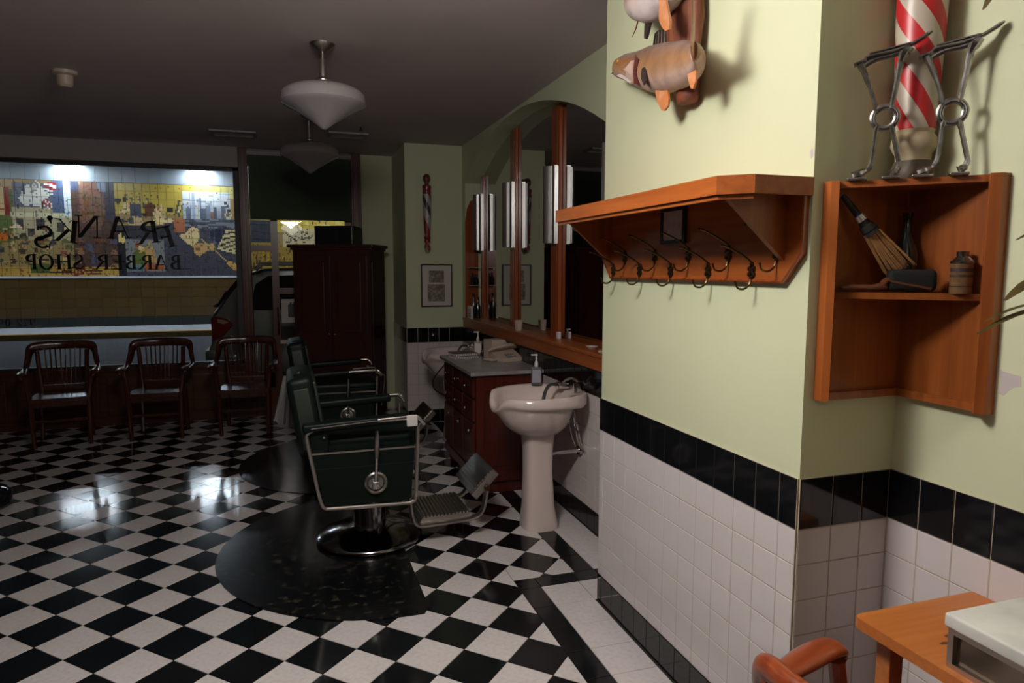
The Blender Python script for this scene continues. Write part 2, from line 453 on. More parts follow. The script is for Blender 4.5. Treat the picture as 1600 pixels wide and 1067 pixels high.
# back wall
e = [1.15+.112*i for i in range(6)]; e[-1] = XR
tile_run(wall_back, e, lambda a, b: (b, YB+.001), PI)
grout_plate(wall_back, (1.15, YB-.0042, 0), (XR, YB, ZB1-.002))
e = [YB, YB+.11, YB+.22, YB+.33, YB+.44, YB+.55, YB+.66, YB+.77, YF]
tile_run(wall_back, e, lambda a, b: (1.151, a), PI/2)
grout_plate(wall_back, (1.147, YB, 0), (1.15, YF, ZB1-.002))
# chips in the paint
def chip(parent, pts, x): b = NB(); sheet(b, [(x, p[0], p[1]) for p in pts], .0012, 0); obj('paint_chip', b, mat('bare plaster', (.50, .44, .43, 1), .9), parent)
chip(wall_right, [(1.268, 1.352), (1.258, 1.349), (1.236, 1.345), (1.212, 1.342), (1.209, 1.318), (1.228, 1.312), (1.241, 1.300), (1.252, 1.287), (1.266, 1.289), (1.262, 1.318)], XR)
chip(wall_pillar, [(1.598, 1.94), (1.586, 1.945), (1.582, 1.925), (1.592, 1.918)], XP)

# ---------------------------------------------------------------- shop front
bm = NB()
box(bm, (XL, YF-.02, 0), (-.46, YF+.1, .56)); box(bm, (XL, YF-.06, .56), (-.46, YF+.14, .595))
for x in (-4.2, -3.4, -2.6, -1.8, -1.0):                          # framed wood panels under the window
    box(bm, (x, YF-.035, .10), (x+.72, YF-.015, .50), .008)
box(bm, (XL, YF-.04, 0), (-.46, YF-.01, .085))
wall_front = struct('wall_front', bm, frontw, 'dark wood panelled wall under the shop window', 'wall')
bm = NB(); box(bm, (XL, YF-.1, 2.665), (-.46, YF+.1, CEIL)); obj('header', bm, headm, wall_front)
bm = NB(); box(bm, (.80, YF, 0), (1.15, YF+.1, CEIL)); obj('wall_panel', bm, paint, wall_front)
bm = NB(); box(bm, (-.37, YF-.03, 2.78), (.70, YF+.1, CEIL)); obj('door_header', bm, headm, wall_front)
for x0, x1 in ((-.462, -.368), (.69, .80)):
    bm = NB(); box(bm, (x0, YF-.06, 0), (x1, YF+.08, CEIL), .006)
    box(bm, (x0+.018, YF-.075, .1), (x0+.036, YF-.055, CEIL), .004); box(bm, (x1-.036, YF-.075, .1), (x1-.018, YF-.055, CEIL), .004)
    obj('post', bm, oakf, wall_front)
# window
bm = NB()
box(bm, (XL, YF-.01, .595), (-.46, YF+.05, .625)); box(bm, (XL, YF-.01, 2.635), (-.46, YF+.05, 2.665)); box(bm, (-.52, YF-.01, .595), (-.46, YF+.05, 2.665))
window_1 = struct('window_1', bm, mat('dark window frame', (.03, .028, .026, 1), .5), 'large shop window with black lettering facing the street', 'window')
bm = NB(); box(bm, (XL, YF+.015, .62), (-.51, YF+.023, 2.64)); obj('pane', bm, glassm, window_1)
# door with side light
bm = NB()
box(bm, (-.164, YF-.01, 0), (-.092, YF+.05, 2.78)); box(bm, (.62, YF-.01, 0), (.69, YF+.05, 2.78))
box(bm, (-.092, YF-.01, 0), (.62, YF+.05, .28)); box(bm, (-.092, YF-.01, 1.34), (.62, YF+.05, 1.40)); box(bm, (-.092, YF-.01, 2.68), (.62, YF+.05, 2.78))
box(bm, (-.37, YF-.01, 1.80), (-.164, YF+.05, 1.865)); box(bm, (-.37, YF-.01, 0), (-.164, YF+.05, .30)); box(bm, (-.37, YF-.01, 2.7), (-.164, YF+.05, 2.78))
door_1 = struct('door_1', bm, oakf, 'wooden glazed street door with a side light', 'door')
for x0, x1, z0, z1 in ((-.092, .62, .28, 1.34), (-.092, .62, 1.40, 2.68), (-.37, -.164, .30, 1.80), (-.37, -.164, 1.865, 2.70)):
    bm = NB(); box(bm, (x0, YF+.016, z0), (x1, YF+.022, z1)); obj('pane', bm, glassm, door_1)
bm = NB(); box(bm, (-.10, YF-.09, .80), (-.03, YF-.045, .84)); cyl(bm, (-.115, YF-.07, .9), (-.115, YF-.07, 1.2), .012); cyl(bm, (-.115, YF-.07, .92), (-.115, YF, .92), .01); cyl(bm, (-.115, YF-.07, 1.18), (-.115, YF, 1.18), .01); obj('handle', bm, chrome, door_1)
# blind
t = thing('roller_blind', 'dark green roller blind half lowered over the street door', 'blind', (.16, YF-.11, 2.13))
part('fabric', blindm, t, lambda b: box(b, (-.52, -.004, .02), (.52, .004, .68)))
part('bottom_bar', blindm, t, lambda b: box(b, (-.52, -.01, 0), (.52, .01, .025), .004))
part('roller', headm, t, lambda b: cyl(b, (-.53, .01, .69), (.53, .01, .69), .03))
# notice behind the door glass
t = thing('paper_notice', 'white paper notice with a dark picture stuck on the door glass', 'notice', (.0, YF+.008, 1.02))
part('sheet', paper, t, lambda b: box(b, (-.08, -.002, 0), (.10, .002, .26)))
part('picture', ink, t, lambda b: (box(b, (-.01, -.0035, .06), (.085, -.002, .20)), prism(b, [(.0, .20), (.02, .235), (.035, .205), (.06, .235), (.075, .20)], 'y', -.0035, -.002)))

# window lettering (read from the street) -------------------------
def G(ch):
    """serif capital as polygons in a unit em; returns (polys, width)"""
    P_ = []; tk, tn = .185, .07
    def bar(x0, y0, x1, y1, wd): P_.append([(x0-wd/2, y0), (x0+wd/2, y0), (x1+wd/2, y1), (x1-wd/2, y1)])
    def hb(x0, x1, y, h=tn): P_.append([(x0, y-h/2), (x1, y-h/2), (x1, y+h/2), (x0, y+h/2)])
    def serif(x, y, wd=.30): hb(x-wd/2, x+wd/2, y, .05)
    def arc(cx, cy, rx, ry, a0, a1, n=14, k=tk, thin=tn):
        prev = None
        for i in range(n+1):
            a = math.radians(a0+(a1-a0)*i/n); c, s = math.cos(a), math.sin(a); wd = thin+(k-thin)*abs(c)
            o = (cx+rx*c, cy+ry*s); q = (cx+(rx-wd)*c, cy+(ry-wd)*s)
            if prev: P_.append([prev[0], o, q, prev[1]])
            prev = (o, q)
    W_ = .8
    if ch in 'FREKBPH':
        bar(.17, 0, .17, 1, tk); serif(.17, .025, .34); serif(.17, .975, .34)
    if ch == 'F': hb(.17, .66, .972); bar(.65, .77, .65, 1, .05); hb(.17, .5, .52); bar(.48, .42, .48, .62, .04); W_ = .74
    if ch == 'E': hb(.17, .68, .972); bar(.67, .80, .67, 1, .05); hb(.17, .5, .52); bar(.48, .43, .48, .61, .04); hb(.17, .72, .028); bar(.71, 0, .71, .22, .05); W_ = .80
    if ch == 'R': arc(.30, .75, .37, .25, -90, 90); hb(.17, .32, .972); hb(.17, .32, .527); bar(.40, .5, .80, 0, .17); serif(.84, .025, .2); W_ = .95
    if ch == 'P': arc(.30, .74, .37, .26, -90, 90); hb(.17, .32, .972); hb(.17, .32, .507); W_ = .72
    if ch == 'B': arc(.30, .76, .32, .24, -90, 90); arc(.30, .27, .40, .27, -90, 90); hb(.17, .32, .972); hb(.17, .32, .528); hb(.17, .32, .028); W_ = .78
    if ch == 'H': bar(.75, 0, .75, 1, tk); serif(.75, .025, .34); serif(.75, .975, .34); hb(.17, .75, .51); W_ = .98
    if ch == 'K': bar(.24, .45, .74, 1, .06); bar(.36, .58, .76, 0, .17); serif(.77, .975, .26); serif(.80, .025, .26); W_ = .96
    if ch == 'A': bar(.12, 0, .42, 1, .06); bar(.78, 0, .46, 1, .165); hb(.2, .66, .33); serif(.13, .025, .26); serif(.78, .025, .32); W_ = .92
    if ch == 'N': bar(.15, 0, .15, 1, .06); bar(.80, 0, .18, 1, .17); bar(.82, 0, .82, 1, .06); serif(.15, .025, .28); serif(.82, .975, .28); serif(.13, .975, .22); W_ = .98
    if ch == 'O' or ch == '0': arc(.45 if ch == 'O' else .33, .5, .44 if ch == 'O' else .31, .52, 0, 360, 28); W_ = .92 if ch == 'O' else .7
    if ch == 'S':
        arc(.36, .74, .29, .27, 30, 270, 14, .13); arc(.36, .26, .31, .27, -150, 90, 14, .14); P_.append([(.14, .60), (.28, .66), (.62, .34), (.46, .28)]); bar(.60, .74, .62, .98, .05); bar(.08, .02, .10, .27, .05); W_ = .70
    if ch == "'": arc(.12, .88, .11, .11, 0, 360, 12, .11, .11); P_.append([(.14, .98), (.24, .88), (.06, .62), (.03, .66)]); W_ = .26
    if ch == '9': arc(.33, .68, .29, .32, 0, 360, 20, .13); arc(.22, .60, .40, .60, -80, 10, 10, .12); W_ = .7
    if ch == '2': arc(.32, .72, .28, .28, -20, 190, 14, .13); P_.append([(.46, .60), (.60, .66), (.22, .1), (.05, .06)]); hb(.04, .62, .05, .1); W_ = .7
    if ch == '-': hb(.05, .4, .4, .1); W_ = .45
    return P_, W_
def letter(ch, x, z, h, rot=0, wide=1.0):
    """x,z: middle of the baseline on the glass seen from inside; the glyph runs to -x"""
    polys, wd = G(ch); b = NB(); c, s = math.cos(rot), math.sin(rot)
    for p in polys:
        q = [((px-wd/2)*h*wide, py*h) for px, py in p]
        q = [(-(a*c-d*s), a*s+d*c) for a, d in q]
        try: prism(b, q, 'y', -.0015, .0015)
        except Exception: pass
    o = obj('letter', b, ink, window_1); o.location = (x, YF+.012, z); return o
for ch, x, z, r in (('F', -1.175, 1.825, -.24), ('R', -1.352, 1.870, -.13), ('A', -1.615, 1.915, -.03), ('N', -1.895, 1.918, .04), ('K', -2.105, 1.875, .14), ("'", -2.245, 1.915, .15), ('S', -2.30, 1.812, .22)):
    letter(ch, x, z, .222, r, 1.08)
xs = -1.056
for ch in 'BARBER SHOP':
    if ch == ' ': xs -= .07; continue
    wd = G(ch)[1]*.15; letter(ch, xs-wd/2, 1.602, .15); xs -= wd+.006
xs = -2.40
for ch in '922-09':
    wd = G(ch)[1]*.075; letter(ch, xs-wd/2, 1.045, .075); xs -= wd+.004

# ================================================================ THE STREET
YS = 21.7
asph = mat('asphalt', (.03, .03, .036, 1), .85, 0, .2, noise=(30, (.045, .043, .05, 1), .5), bump=.3)
conc = mat('pavement concrete', (.24, .24, .26, 1), .7, noise=(6, (.18, .18, .20, 1), .5))
kerbm = mat('yellow kerb paint', (.30, .17, .035, 1), .6, noise=(9, (.20, .12, .04, 1), .5))
bm = NB(); box(bm, (-16, YF+.2, -.35), (14, 19.55, -.15)); struct('street', bm, asph, 'grey asphalt street outside the window', 'street')
bm = NB(); box(bm, (-16, YF+.12, -.35), (14, 9.1, -.02)); struct('pavement', bm, conc, 'near pavement in front of the shop', 'pavement')
bm = NB(); box(bm, (-16, 19.75, -.35), (14, YS, 0)); struct('raised_walk', bm, conc, 'raised grey pavement along the mural wall', 'pavement')
bm = NB(); box(bm, (-16, 19.5, -.35), (14, 19.78, .004), .02); struct('kerb', bm, kerbm, 'ochre kerb of the raised pavement', 'kerb')
bm = NB(); box(bm, (-16, YS, -.3), (14, YS+.4, 5.2)); wall_far = struct('wall_street', bm, mat('street grout', (.20, .165, .10, 1), .9), 'tiled wall with a painted mural across the street', 'wall')
bm = NB(); box(bm, (-16, 18.6, 4.467), (14, YS, 4.8)); box(bm, (-16, 18.6, 4.38), (14, 18.75, 4.48)); struct('soffit', bm, mat('soffit paint', (.36, .30, .18, 1), .8), 'concrete soffit over the far pavement', 'soffit')
bm = NB(); box(bm, (-16, YS-.05, 1.352), (14, YS, 1.397), .006); obj('ledge', bm, mat('ledge metal', (.75, .75, .78, 1), .35, .3), wall_far)
dark_t = mat('dark green street tile', (.022, .024, .018, 1), .4)
ochre_t = [mat('ochre street tile %d' % i, c, .35) for i, c in enumerate([(.10, .056, .016, 1), (.09, .05, .014, 1), (.112, .063, .019, 1), (.10, .058, .02, 1)])]
grey_t = mat('grey street tile', (.28, .30, .32, 1), .35)
cols = [-7.9+.328*i for i in range(24)]
for x0 in cols:
    for k in range(4): wall_tile(wall_far, 'street_tile', random.choice(ochre_t), x0+.328, YS+.002, .262+.272*k, .328, .272, PI, .014, .004)
    wall_tile(wall_far, 'street_tile', dark_t, x0+.328, YS+.002, .0, .328, .262, PI, .014, .004)
    wall_tile(wall_far, 'street_tile', grey_t, x0+.328, YS+.002, 3.985, .328, .475, PI, .02, .003)
# mural: printed design on square tiles; layout units: u to the right, v downwards (365 x 150 units = 5.8 x 2.6 m)
def XU(u): return -7.27+u*.01589
def ZV(v): return 3.979-(v-285)*.01743
def inpoly(u, v, p):
    r = False; n = len(p)
    for i in range(n):
        a, b = p[i], p[i-1]
        if (a[1] > v) != (b[1] > v) and u < (b[0]-a[0])*(v-a[1])/(b[1]-a[1])+a[0]: r = not r
    return r
SH = []     # (colour, kind, data)
def R_(c, u0, v0, u1, v1): SH.append((c, (u0, v0, u1, v1), None))
def PG(c, *p): SH.append((c, (min(q[0] for q in p), min(q[1] for q in p), max(q[0] for q in p), max(q[1] for q in p)), p))
def EL(c, cu, cv, ru, rv): SH.append((c, (cu-ru, cv-rv, cu+ru, cv+rv), (cu, cv, ru, rv)))
def LN(c, u0, v0, u1, v1, wd):
    d = math.hypot(u1-u0, v1-v0); a, b = -(v1-v0)/d*wd/2, (u1-u0)/d*wd/2
    PG(c, (u0+a, v0+b), (u1+a, v1+b), (u1-a, v1-b), (u0-a, v0-b))
rm = random.Random(3)
R_((150, 125, 80), -140, 280, 700, 440); R_((160, 120, 55), -140, 280, 45, 330)
R_((92, 100, 52), -140, 300, 22, 380); R_((190, 160, 110), 3, 298, 12, 338); R_((130, 35, 30), 11, 298, 17, 338); R_((150, 60, 45), 3, 330, 13, 333)
R_((172, 156, 120), 20, 328, 112, 376); R_((196, 184, 150), 18, 334, 112, 341); R_((120, 105, 80), 20, 341, 112, 342.5)
for q in ((25, 343), (55, 345), (84, 350), (40, 358)): R_((72, 66, 66), q[0], q[1], q[0]+12, q[1]+13)
R_((96, 98, 108), 24, 290, 112, 328); R_((80, 90, 115), 80, 285, 98, 335); R_((200, 205, 205), 98, 285, 108, 340); R_((70, 72, 90), 108, 285, 120, 345)
PG((205, 198, 185), (31, 314), (38, 300), (55, 284), (63, 290), (70, 302), (82, 306), (70, 313), (63, 326), (48, 322), (40, 326)); EL((120, 112, 105), 55, 294, 6, 8); EL((190, 180, 165), 55, 295, 3.5, 5.5)
for i in range(4): LN((150, 40, 45), 69, 290+i*3.6, 87, 288+i*3.2, 1.7); LN((225, 215, 205), 69, 291.8+i*3.6, 87, 289.7+i*3.2, 1.5)
for i in range(4): LN((140, 40, 45), 67, 312+i*3, 80, 320+i*3, 1.6); LN((220, 210, 200), 67, 313.6+i*3, 80, 321.6+i*3, 1.4)
LN((60, 45, 40), 65, 318, 63, 350, 1.6); LN((60, 45, 40), 39, 290, 38, 372, 1.8); LN((60, 45, 40), 27, 288, 29, 330, 1.6)
PG((215, 190, 160), (15, 358), (25, 351), (37, 358)); LN((150, 50, 45), 18, 357, 24, 352, 1.4); LN((150, 50, 45), 28, 353, 36, 358, 1.4)
R_((84, 62, 54), 108, 300, 173, 440); PG((120, 86, 70), (122, 285), (150, 285), (160, 330), (150, 360), (118, 345)); R_((66, 62, 70), 158, 284, 173, 345); R_((120, 125, 140), 148, 284, 160, 300)
for i in range(16): LN((62+rm.randint(0, 70), 48+rm.randint(0, 36), 44), 112+rm.random()*46, 290+rm.random()*50, 118+rm.random()*44, 300+rm.random()*60, 1.6)
for i in range(150): EL((rm.choice([(170, 135, 85), (112, 82, 52), (70, 58, 42), (196, 160, 110), (95, 96, 60), (140, 84, 62), (60, 60, 66)])), rm.uniform(-120, 108), rm.uniform(358, 412), rm.uniform(1.5, 6), rm.uniform(1.5, 5))
for i in range(40): EL((rm.choice([(120, 84, 60), (70, 50, 44), (150, 108, 78), (84, 84, 100), (110, 60, 46)])), rm.uniform(108, 172), rm.uniform(370, 428), rm.uniform(2, 6), rm.uniform(2, 6))
R_((186, 146, 70), -140, 417, 173, 440); R_((84, 98, 48), 41, 413, 70, 427); EL((190, 100, 30), 4, 373, 8, 6)
for i in range(26): LN((70, 44, 36), 40+rm.random()*130, 416+rm.random()*12, 42+rm.random()*130*0+rm.random()*130, 420+rm.random()*12, .8) if i % 5 == 0 else EL((120, 50, 40), 100+rm.random()*35, 418+rm.random()*12, 1.6, 3)
R_((182, 154, 66), 173, 280, 300, 334); R_((196, 178, 96), 300, 280, 420, 304)
R_((206, 206, 205), 282, 296, 362, 340); R_((176, 180, 186), 282, 318, 362, 345)
for i in range(14): EL((150, 155, 165), rm.uniform(285, 360), rm.uniform(298, 318), rm.uniform(2, 8), .8)
for u0, u1, v0, c in ((296, 302, 298, (150, 156, 172)), (309.5, 312.5, 304, (86, 90, 108)), (286, 295, 322, (104, 108, 120)), (303, 309, 318, (196, 190, 180)), (313, 320, 322, (92, 96, 110)), (321, 327, 318, (120, 124, 138)), (327, 333, 327, (140, 100, 76)), (333, 338, 320, (80, 82, 96)), (338, 346, 324, (150, 152, 160)), (346, 352, 318, (100, 102, 112))): R_(c, u0, v0, u1, 345)
R_((72, 72, 82), 250, 340, 372, 352); EL((205, 190, 150), 357, 332, 6, 6); EL((110, 100, 90), 357, 331, 3.5, 3)
for i in range(3): EL((60, 60, 66), 354+i*2, 312+i*6, 2.6, 2.6)
LN((64, 60, 60), 268, 334, 277, 310, 3); LN((210, 196, 150), 272, 335, 281, 313, 2); LN((64, 60, 60), 274, 336, 283, 314, 2)
for i in range(40): EL((rm.choice([(60, 58, 62), (84, 84, 92), (214, 184, 140), (190, 158, 116), (52, 46, 46), (110, 100, 96)])), rm.uniform(176, 262), rm.uniform(314, 348), rm.uniform(1.5, 6), rm.uniform(2, 6))
EL((104, 62, 42), 229, 326, 10, 11); EL((216, 184, 136), 240, 331, 6, 9); EL((216, 186, 140), 192, 324, 5, 8); EL((58, 50, 48), 179, 313, 5, 4); EL((58, 50, 48), 190, 311, 4, 4); R_((78, 78, 88), 196, 318, 214, 338)
for q in (203, 212, 225): EL((120, 96, 70), q, 311, 2.6, 5); EL((220, 190, 130), q, 311, 1.4, 3.6)
EL((200, 168, 130), 205, 346, 12, 9); EL((84, 78, 70), 198, 344, 5, 6); PG((222, 196, 130), (228, 345), (245, 338), (260, 345), (244, 349))
R_((74, 72, 80), 173, 352, 372, 440); R_((58, 56, 60), 173, 352, 250, 372)
R_((128, 128, 122), 186, 373, 248, 426); R_((44, 42, 46), 173, 372, 186, 440)
PG((96, 106, 52), (196, 400), (204, 388), (216, 392), (222, 412), (198, 414)); EL((170, 100, 66), 207, 384, 6, 6); EL((222, 186, 140), 210, 388, 4, 4); LN((196, 150, 80), 208, 396, 228, 378, 4); PG((190, 146, 84), (216, 392), (230, 384), (236, 410), (220, 414)); R_((180, 96, 60), 214, 414, 246, 424); R_((96, 130, 150), 190, 418, 216, 424)
EL((222, 190, 120), 182, 372, 6, 8); EL((60, 44, 40), 184, 366, 2, 6)
R_((170, 104, 70), 267, 338, 283, 362)
for i in range(10): LN((120, 122, 126), 283, 342+i, 372, 336+i*2.4, .8)
EL((46, 50, 66), 340, 366, 16, 12); LN((96, 104, 122), 318, 366, 336, 378, 1.2); LN((96, 104, 122), 330, 360, 332, 380, 1.2)
PG((216, 186, 132), (273, 366), (285, 362), (295, 351), (306, 356), (307, 372), (296, 384), (288, 380)); EL((120, 110, 110), 291, 363, 1.5, 1.5)
PG((196, 152, 96), (295, 382), (310, 378), (332, 380), (334, 392), (318, 392), (306, 400), (298, 396)); EL((120, 84, 56), 304, 388, 4, 3); EL((120, 84, 56), 322, 385, 3, 2.4)
PG((206, 186, 136), (336, 388), (352, 356), (376, 356), (380, 400))
for i in range(9):
    LN((44, 40, 40), 350-i*1.3, 359+i*3.3, 374, 361+i*4, 1.3)
LN((206, 170, 116), 306, 369, 366, 420, 1.6); LN((206, 170, 116), 330, 388, 368, 424, 1.6); PG((206, 156, 84), (348, 410), (358, 407), (372, 416), (372, 424), (362, 422))
for q in ((300, 430), (318, 430), (330, 432), (345, 431)): LN((90, 60, 52), q[0], 395, q[0], q[1], .8)
# continuing behind the door
R_((150, 118, 52), 372, 376, 480, 440); R_((58, 60, 66), 372, 340, 440, 376); R_((196, 166, 66), 440, 330, 640, 360); R_((190, 170, 130), 450, 352, 520, 384)
for i in range(60): LN((50, 44, 42), rm.uniform(452, 515), rm.uniform(356, 380), rm.uniform(452, 515)*0+rm.uniform(452, 515), rm.uniform(356, 380), .9) if i % 9 == 0 else R_((52, 46, 44), *(lambda a, b: (a, b, a+rm.uniform(1.5, 5), b+.9))(rm.uniform(452, 515), rm.uniform(354, 382)))
for i in range(60): R_(rm.choice([(92, 60, 34), (200, 150, 60), (112, 100, 44), (70, 56, 40)]), *(lambda a, b: (a, b, a+1.5, b+rm.uniform(4, 16)))(rm.uniform(376, 462), rm.uniform(384, 414)))
for i in range(24): EL(rm.choice([(70, 60, 56), (90, 90, 110), (210, 190, 120)]), rm.uniform(460, 560), rm.uniform(335, 352), rm.uniform(1, 4), rm.uniform(1, 4))
for q in ((-60, 300), (-90, 310), (-40, 345)): R_((150, 140, 110), q[0], q[1], q[0]+24, q[1]+50); R_((84, 74, 70), q[0]+5, q[1]+8, q[0]+12, q[1]+22)
def mural_col(u, v):
    for c, bb, d in reversed(SH):
        if bb[0] <= u <= bb[2] and bb[1] <= v <= bb[3]:
            if d is None: return c
            if len(d) == 4 and not isinstance(d[0], tuple):
                if ((u-d[0])/d[2])**2+((v-d[1])/d[3])**2 <= 1: return c
            elif inpoly(u, v, d): return c
    return (120, 100, 70)
murm = bpy.data.materials.new('painted mural tile'); murm.use_nodes = True
ca = murm.node_tree.nodes.new('ShaderNodeVertexColor'); ca.layer_name = 'print'
murm.node_tree.links.new(ca.outputs[0], murm.node_tree.nodes['Principled BSDF'].inputs['Base Color']); murm.node_tree.nodes['Principled BSDF'].inputs['Roughness'].default_value = .3
TU, TV, K = 12.8, 12.32, 5
def mural_tile(verts, faces, colors, ci, ri, ox=0, oz=0):
    x0, x1 = XU(ci*TU)+.004, XU((ci+1)*TU)-.004; z1, z0 = ZV(285+ri*TV)-.004, ZV(285+(ri+1)*TV)+.004
    b0 = len(verts); yo = YS-.016
    for a in range(K+1):
        for b in range(K+1): verts.append((x0+(x1-x0)*a/K-ox, yo, z0+(z1-z0)*b/K-oz))
    for a in range(K):
        for b in range(K):
            i = b0+a*(K+1)+b; faces.append((i, i+K+1, i+K+2, i+1))
            u_, v_ = (ci+(a+.5)/K)*TU, 285+(ri+1-(b+.5)/K)*TV; cc = mural_col(u_, v_)
            busy = .10 if (v_ > 352 or 20 < u_ < 262 and v_ > 300) else .02
            if rm.random() < busy: cc = [c_*rm.uniform(.5, .85) for c_ in cc]          # ink outlines of the drawing
            q = srgb(*cc); colors.append(q)
    c = [b0, b0+K*(K+1), b0+K*(K+1)+K, b0+K]; s0 = len(verts)
    for i in c: p = verts[i]; verts.append((p[0], YS+.002, p[2]))
    for k in range(4):
        faces.append((c[k], s0+k, s0+(k+1) % 4, c[(k+1) % 4])); colors.append((.2, .16, .1, 1))
def mural_mesh(name, verts, faces, colors):
    me = bpy.data.meshes.new(name); me.from_pydata(verts, [], faces); at = me.color_attributes.new('print', 'FLOAT_COLOR', 'CORNER')
    data = []
    for p, c in zip(me.polygons, colors): data += list(c)*p.loop_total
    at.data.foreach_set('color', data); me.materials.append(murm); me.update()
    o = bpy.data.objects.new(name, me); COL.objects.link(o); o.parent = wall_far; return o
rv, rf, rc = [], [], []
for ci in range(-8, 46):
    for ri in range(12):
        if 2 <= ci+1 and 0 <= ci <= 24:
            v_, f_, c_ = [], [], []; cx, cz = XU((ci+.5)*TU), ZV(285+(ri+.5)*TV)
            mural_tile(v_, f_, c_, ci, ri, cx, cz); o = mural_mesh('mural_tile', v_, f_, c_); o.location = (cx, 0, cz)
        else: mural_tile(rv, rf, rc, ci, ri)
o = mural_mesh('mural_tiles', rv, rf, rc); o['kind'] = 'stuff'
# wall washers
lampm = emit('cold street lamp', (.72, .86, 1, 1), STREET_STRENGTH)
def washer(x, label):
    t = thing('wall_lamp', label, 'lamp', (x, YS-.2, 4.467), 0, 'wall washer lamps over the mural')
    part('housing', mat('lamp housing', (.12, .12, .13, 1), .5), t, lambda b: (box(b, (-.26, -.10, -.07), (.26, .12, 0), .01), box(b, (-.26, -.12, -.11), (.26, -.10, -.02))))
    part('diffuser', lampm, t, lambda b: box(b, (-.22, -.08, -.085), (.22, .10, -.0705)))
for x, lb in ((-8.8, 'cold white wall lamp beyond the window edge over the mural'), (-5.55, 'cold white wall lamp above the painted flags in the mural'), (-2.29, 'cold white wall lamp above the painted skyline in the mural'), (0.97, 'cold white wall lamp over the mural behind the street door'), (4.2, 'cold white wall lamp over the mural beyond the van')): washer(x, lb)
soffm = emit('soffit fill lamp', (.80, .90, 1, 1), 75.0)  # unseen lamps added under the soffit to brighten the mural and street
for x, lb in ((-7.9, 'long soffit fill lamp added over the kerb beyond the window edge'), (-4.98, 'long soffit fill lamp added over the kerb opposite the painted flags'), (-2.055, 'long soffit fill lamp added over the kerb opposite the painted skyline'), (.87, 'long soffit fill lamp added over the kerb opposite the street door'), (3.8, 'long soffit fill lamp added over the kerb beyond the van')):
    t = thing('soffit_fill_lamp', lb, 'lamp', (x, 19.3, 4.467), 0, 'added soffit lamps that brighten the mural')
    part('housing', MATS['lamp housing'], t, lambda b: box(b, (-.62, -.12, -.06), (.62, .12, 0), .01))
    part('diffuser', soffm, t, lambda b: box(b, (-.58, -.09, -.075), (.58, .09, -.0605)))
# van --------------------------------------------------------------
vanm = mat('silver van paint', (.085, .08, .062, 1), .35, .3, coat=.5)
vang = mat('dark van glass', (.012, .013, .014, 1), .06)
van = thing('minivan', 'silver minivan parked in the street with its red tail light showing', 'van', (-1.05, 10.05, -.15))
prof = [(.10, .34), (.0, .42), (-.03, .62), (.02, .74), (.04, 1.12), (.11, 1.22), (.30, 1.50), (.46, 1.68), (.72, 1.765), (1.6, 1.79), (2.8, 1.74), (3.35, 1.45), (3.8, 1.15), (4.5, 1.02), (4.72, .80), (4.75, .40), (4.6, .30), (2.4, .26), (.5, .28)]
def van_ring(y, k):
    cx, cz = 2.3, .95; out = []
    for x, z in prof:
        tum = max(0, z-1.1)*.22; yy = y+tum if y < .9 else y-tum
        out.append((cx+(x-cx)*(1-k*.02), yy, cz+(z-cz)*(1-k*.05)))
    return out
part('body', vanm, van, lambda b: loft(b, [van_ring(0, 1), van_ring(.03, .3), van_ring(.09, 0), van_ring(1.71, 0), van_ring(1.77, .3), van_ring(1.8, 1)]), True, 35)
def side_glass(b, p):
    A = [b.verts.new((x, -.006+max(0, z-1.1)*.22, z)) for x, z in p]; B = [b.verts.new((x, .03+max(0, z-1.1)*.22, z)) for x, z in p]; n = len(p)
    fs = [b.faces.new(A), b.faces.new(B[::-1])]+[b.faces.new((A[i], B[i], B[(i+1) % n], A[(i+1) % n])) for i in range(n)]
    bmesh.ops.recalc_face_normals(b, faces=fs)
for p in ([(.52, 1.20), (.62, 1.55), (.78, 1.66), (1.30, 1.68), (1.30, 1.18)], [(1.36, 1.18), (1.36, 1.68), (2.35, 1.67), (2.35, 1.16)], [(2.42, 1.16), (2.42, 1.66), (2.85, 1.60), (3.35, 1.16)]):
    part('side_window', vang, van, lambda b: side_glass(b, p))
part('rear_window', vang, van, lambda b: prism(b, [(.10, 1.24), (.13, 1.24), (.46, 1.66), (.42, 1.665), (.28, 1.50)], 'y', .12, 1.68))
part('tail_light', mat('red tail light', (.28, .012, .008, 1), .12, coat=.8), van, lambda b: (prism(b, [(.035, 1.10), (.10, 1.115), (.22, 1.09), (.31, 1.03), (.32, .99), (.22, .88), (.13, .80), (.045, .79)], 'y', -.012, .10)), True, 30)
part('tail_light', MATS['red tail light'], van, lambda b: (prism(b, [(.035, 1.10), (.10, 1.115), (.22, 1.09), (.31, 1.03), (.32, .99), (.22, .88), (.13, .80), (.045, .79)], 'y', 1.70, 1.812)))
part('indicator_lens', mat('clear lens', (.75, .45, .35, 1), .1, coat=.8), van, lambda b: prism(b, [(.12, 1.08), (.22, 1.06), (.26, 1.03), (.20, 1.01), (.12, 1.03)], 'y', -.016, -.008))
part('bumper', vanm, van, lambda b: (box(b, (-.06, -.02, .36), (.16, 1.82, .66), .05), box(b, (.10, -.02, .36), (.42, .2, .60), .05)), True)
part('roof_rail', mat('rail grey', (.45, .45, .45, 1), .4), van, lambda b: (sweep(b, smooth_path([(.62, .17, 1.74), (.68, .17, 1.80), (.85, .17, 1.83), (2.4, .17, 1.83), (2.6, .17, 1.77)], 4), .022, .03)))
part('rear_wiper', blackm, van, lambda b: (cyl(b, (.06, .9, 1.25), (.2, .5, 1.44), .012), cyl(b, (.0, .9, 1.2), (.10, .9, 1.27), .02)))
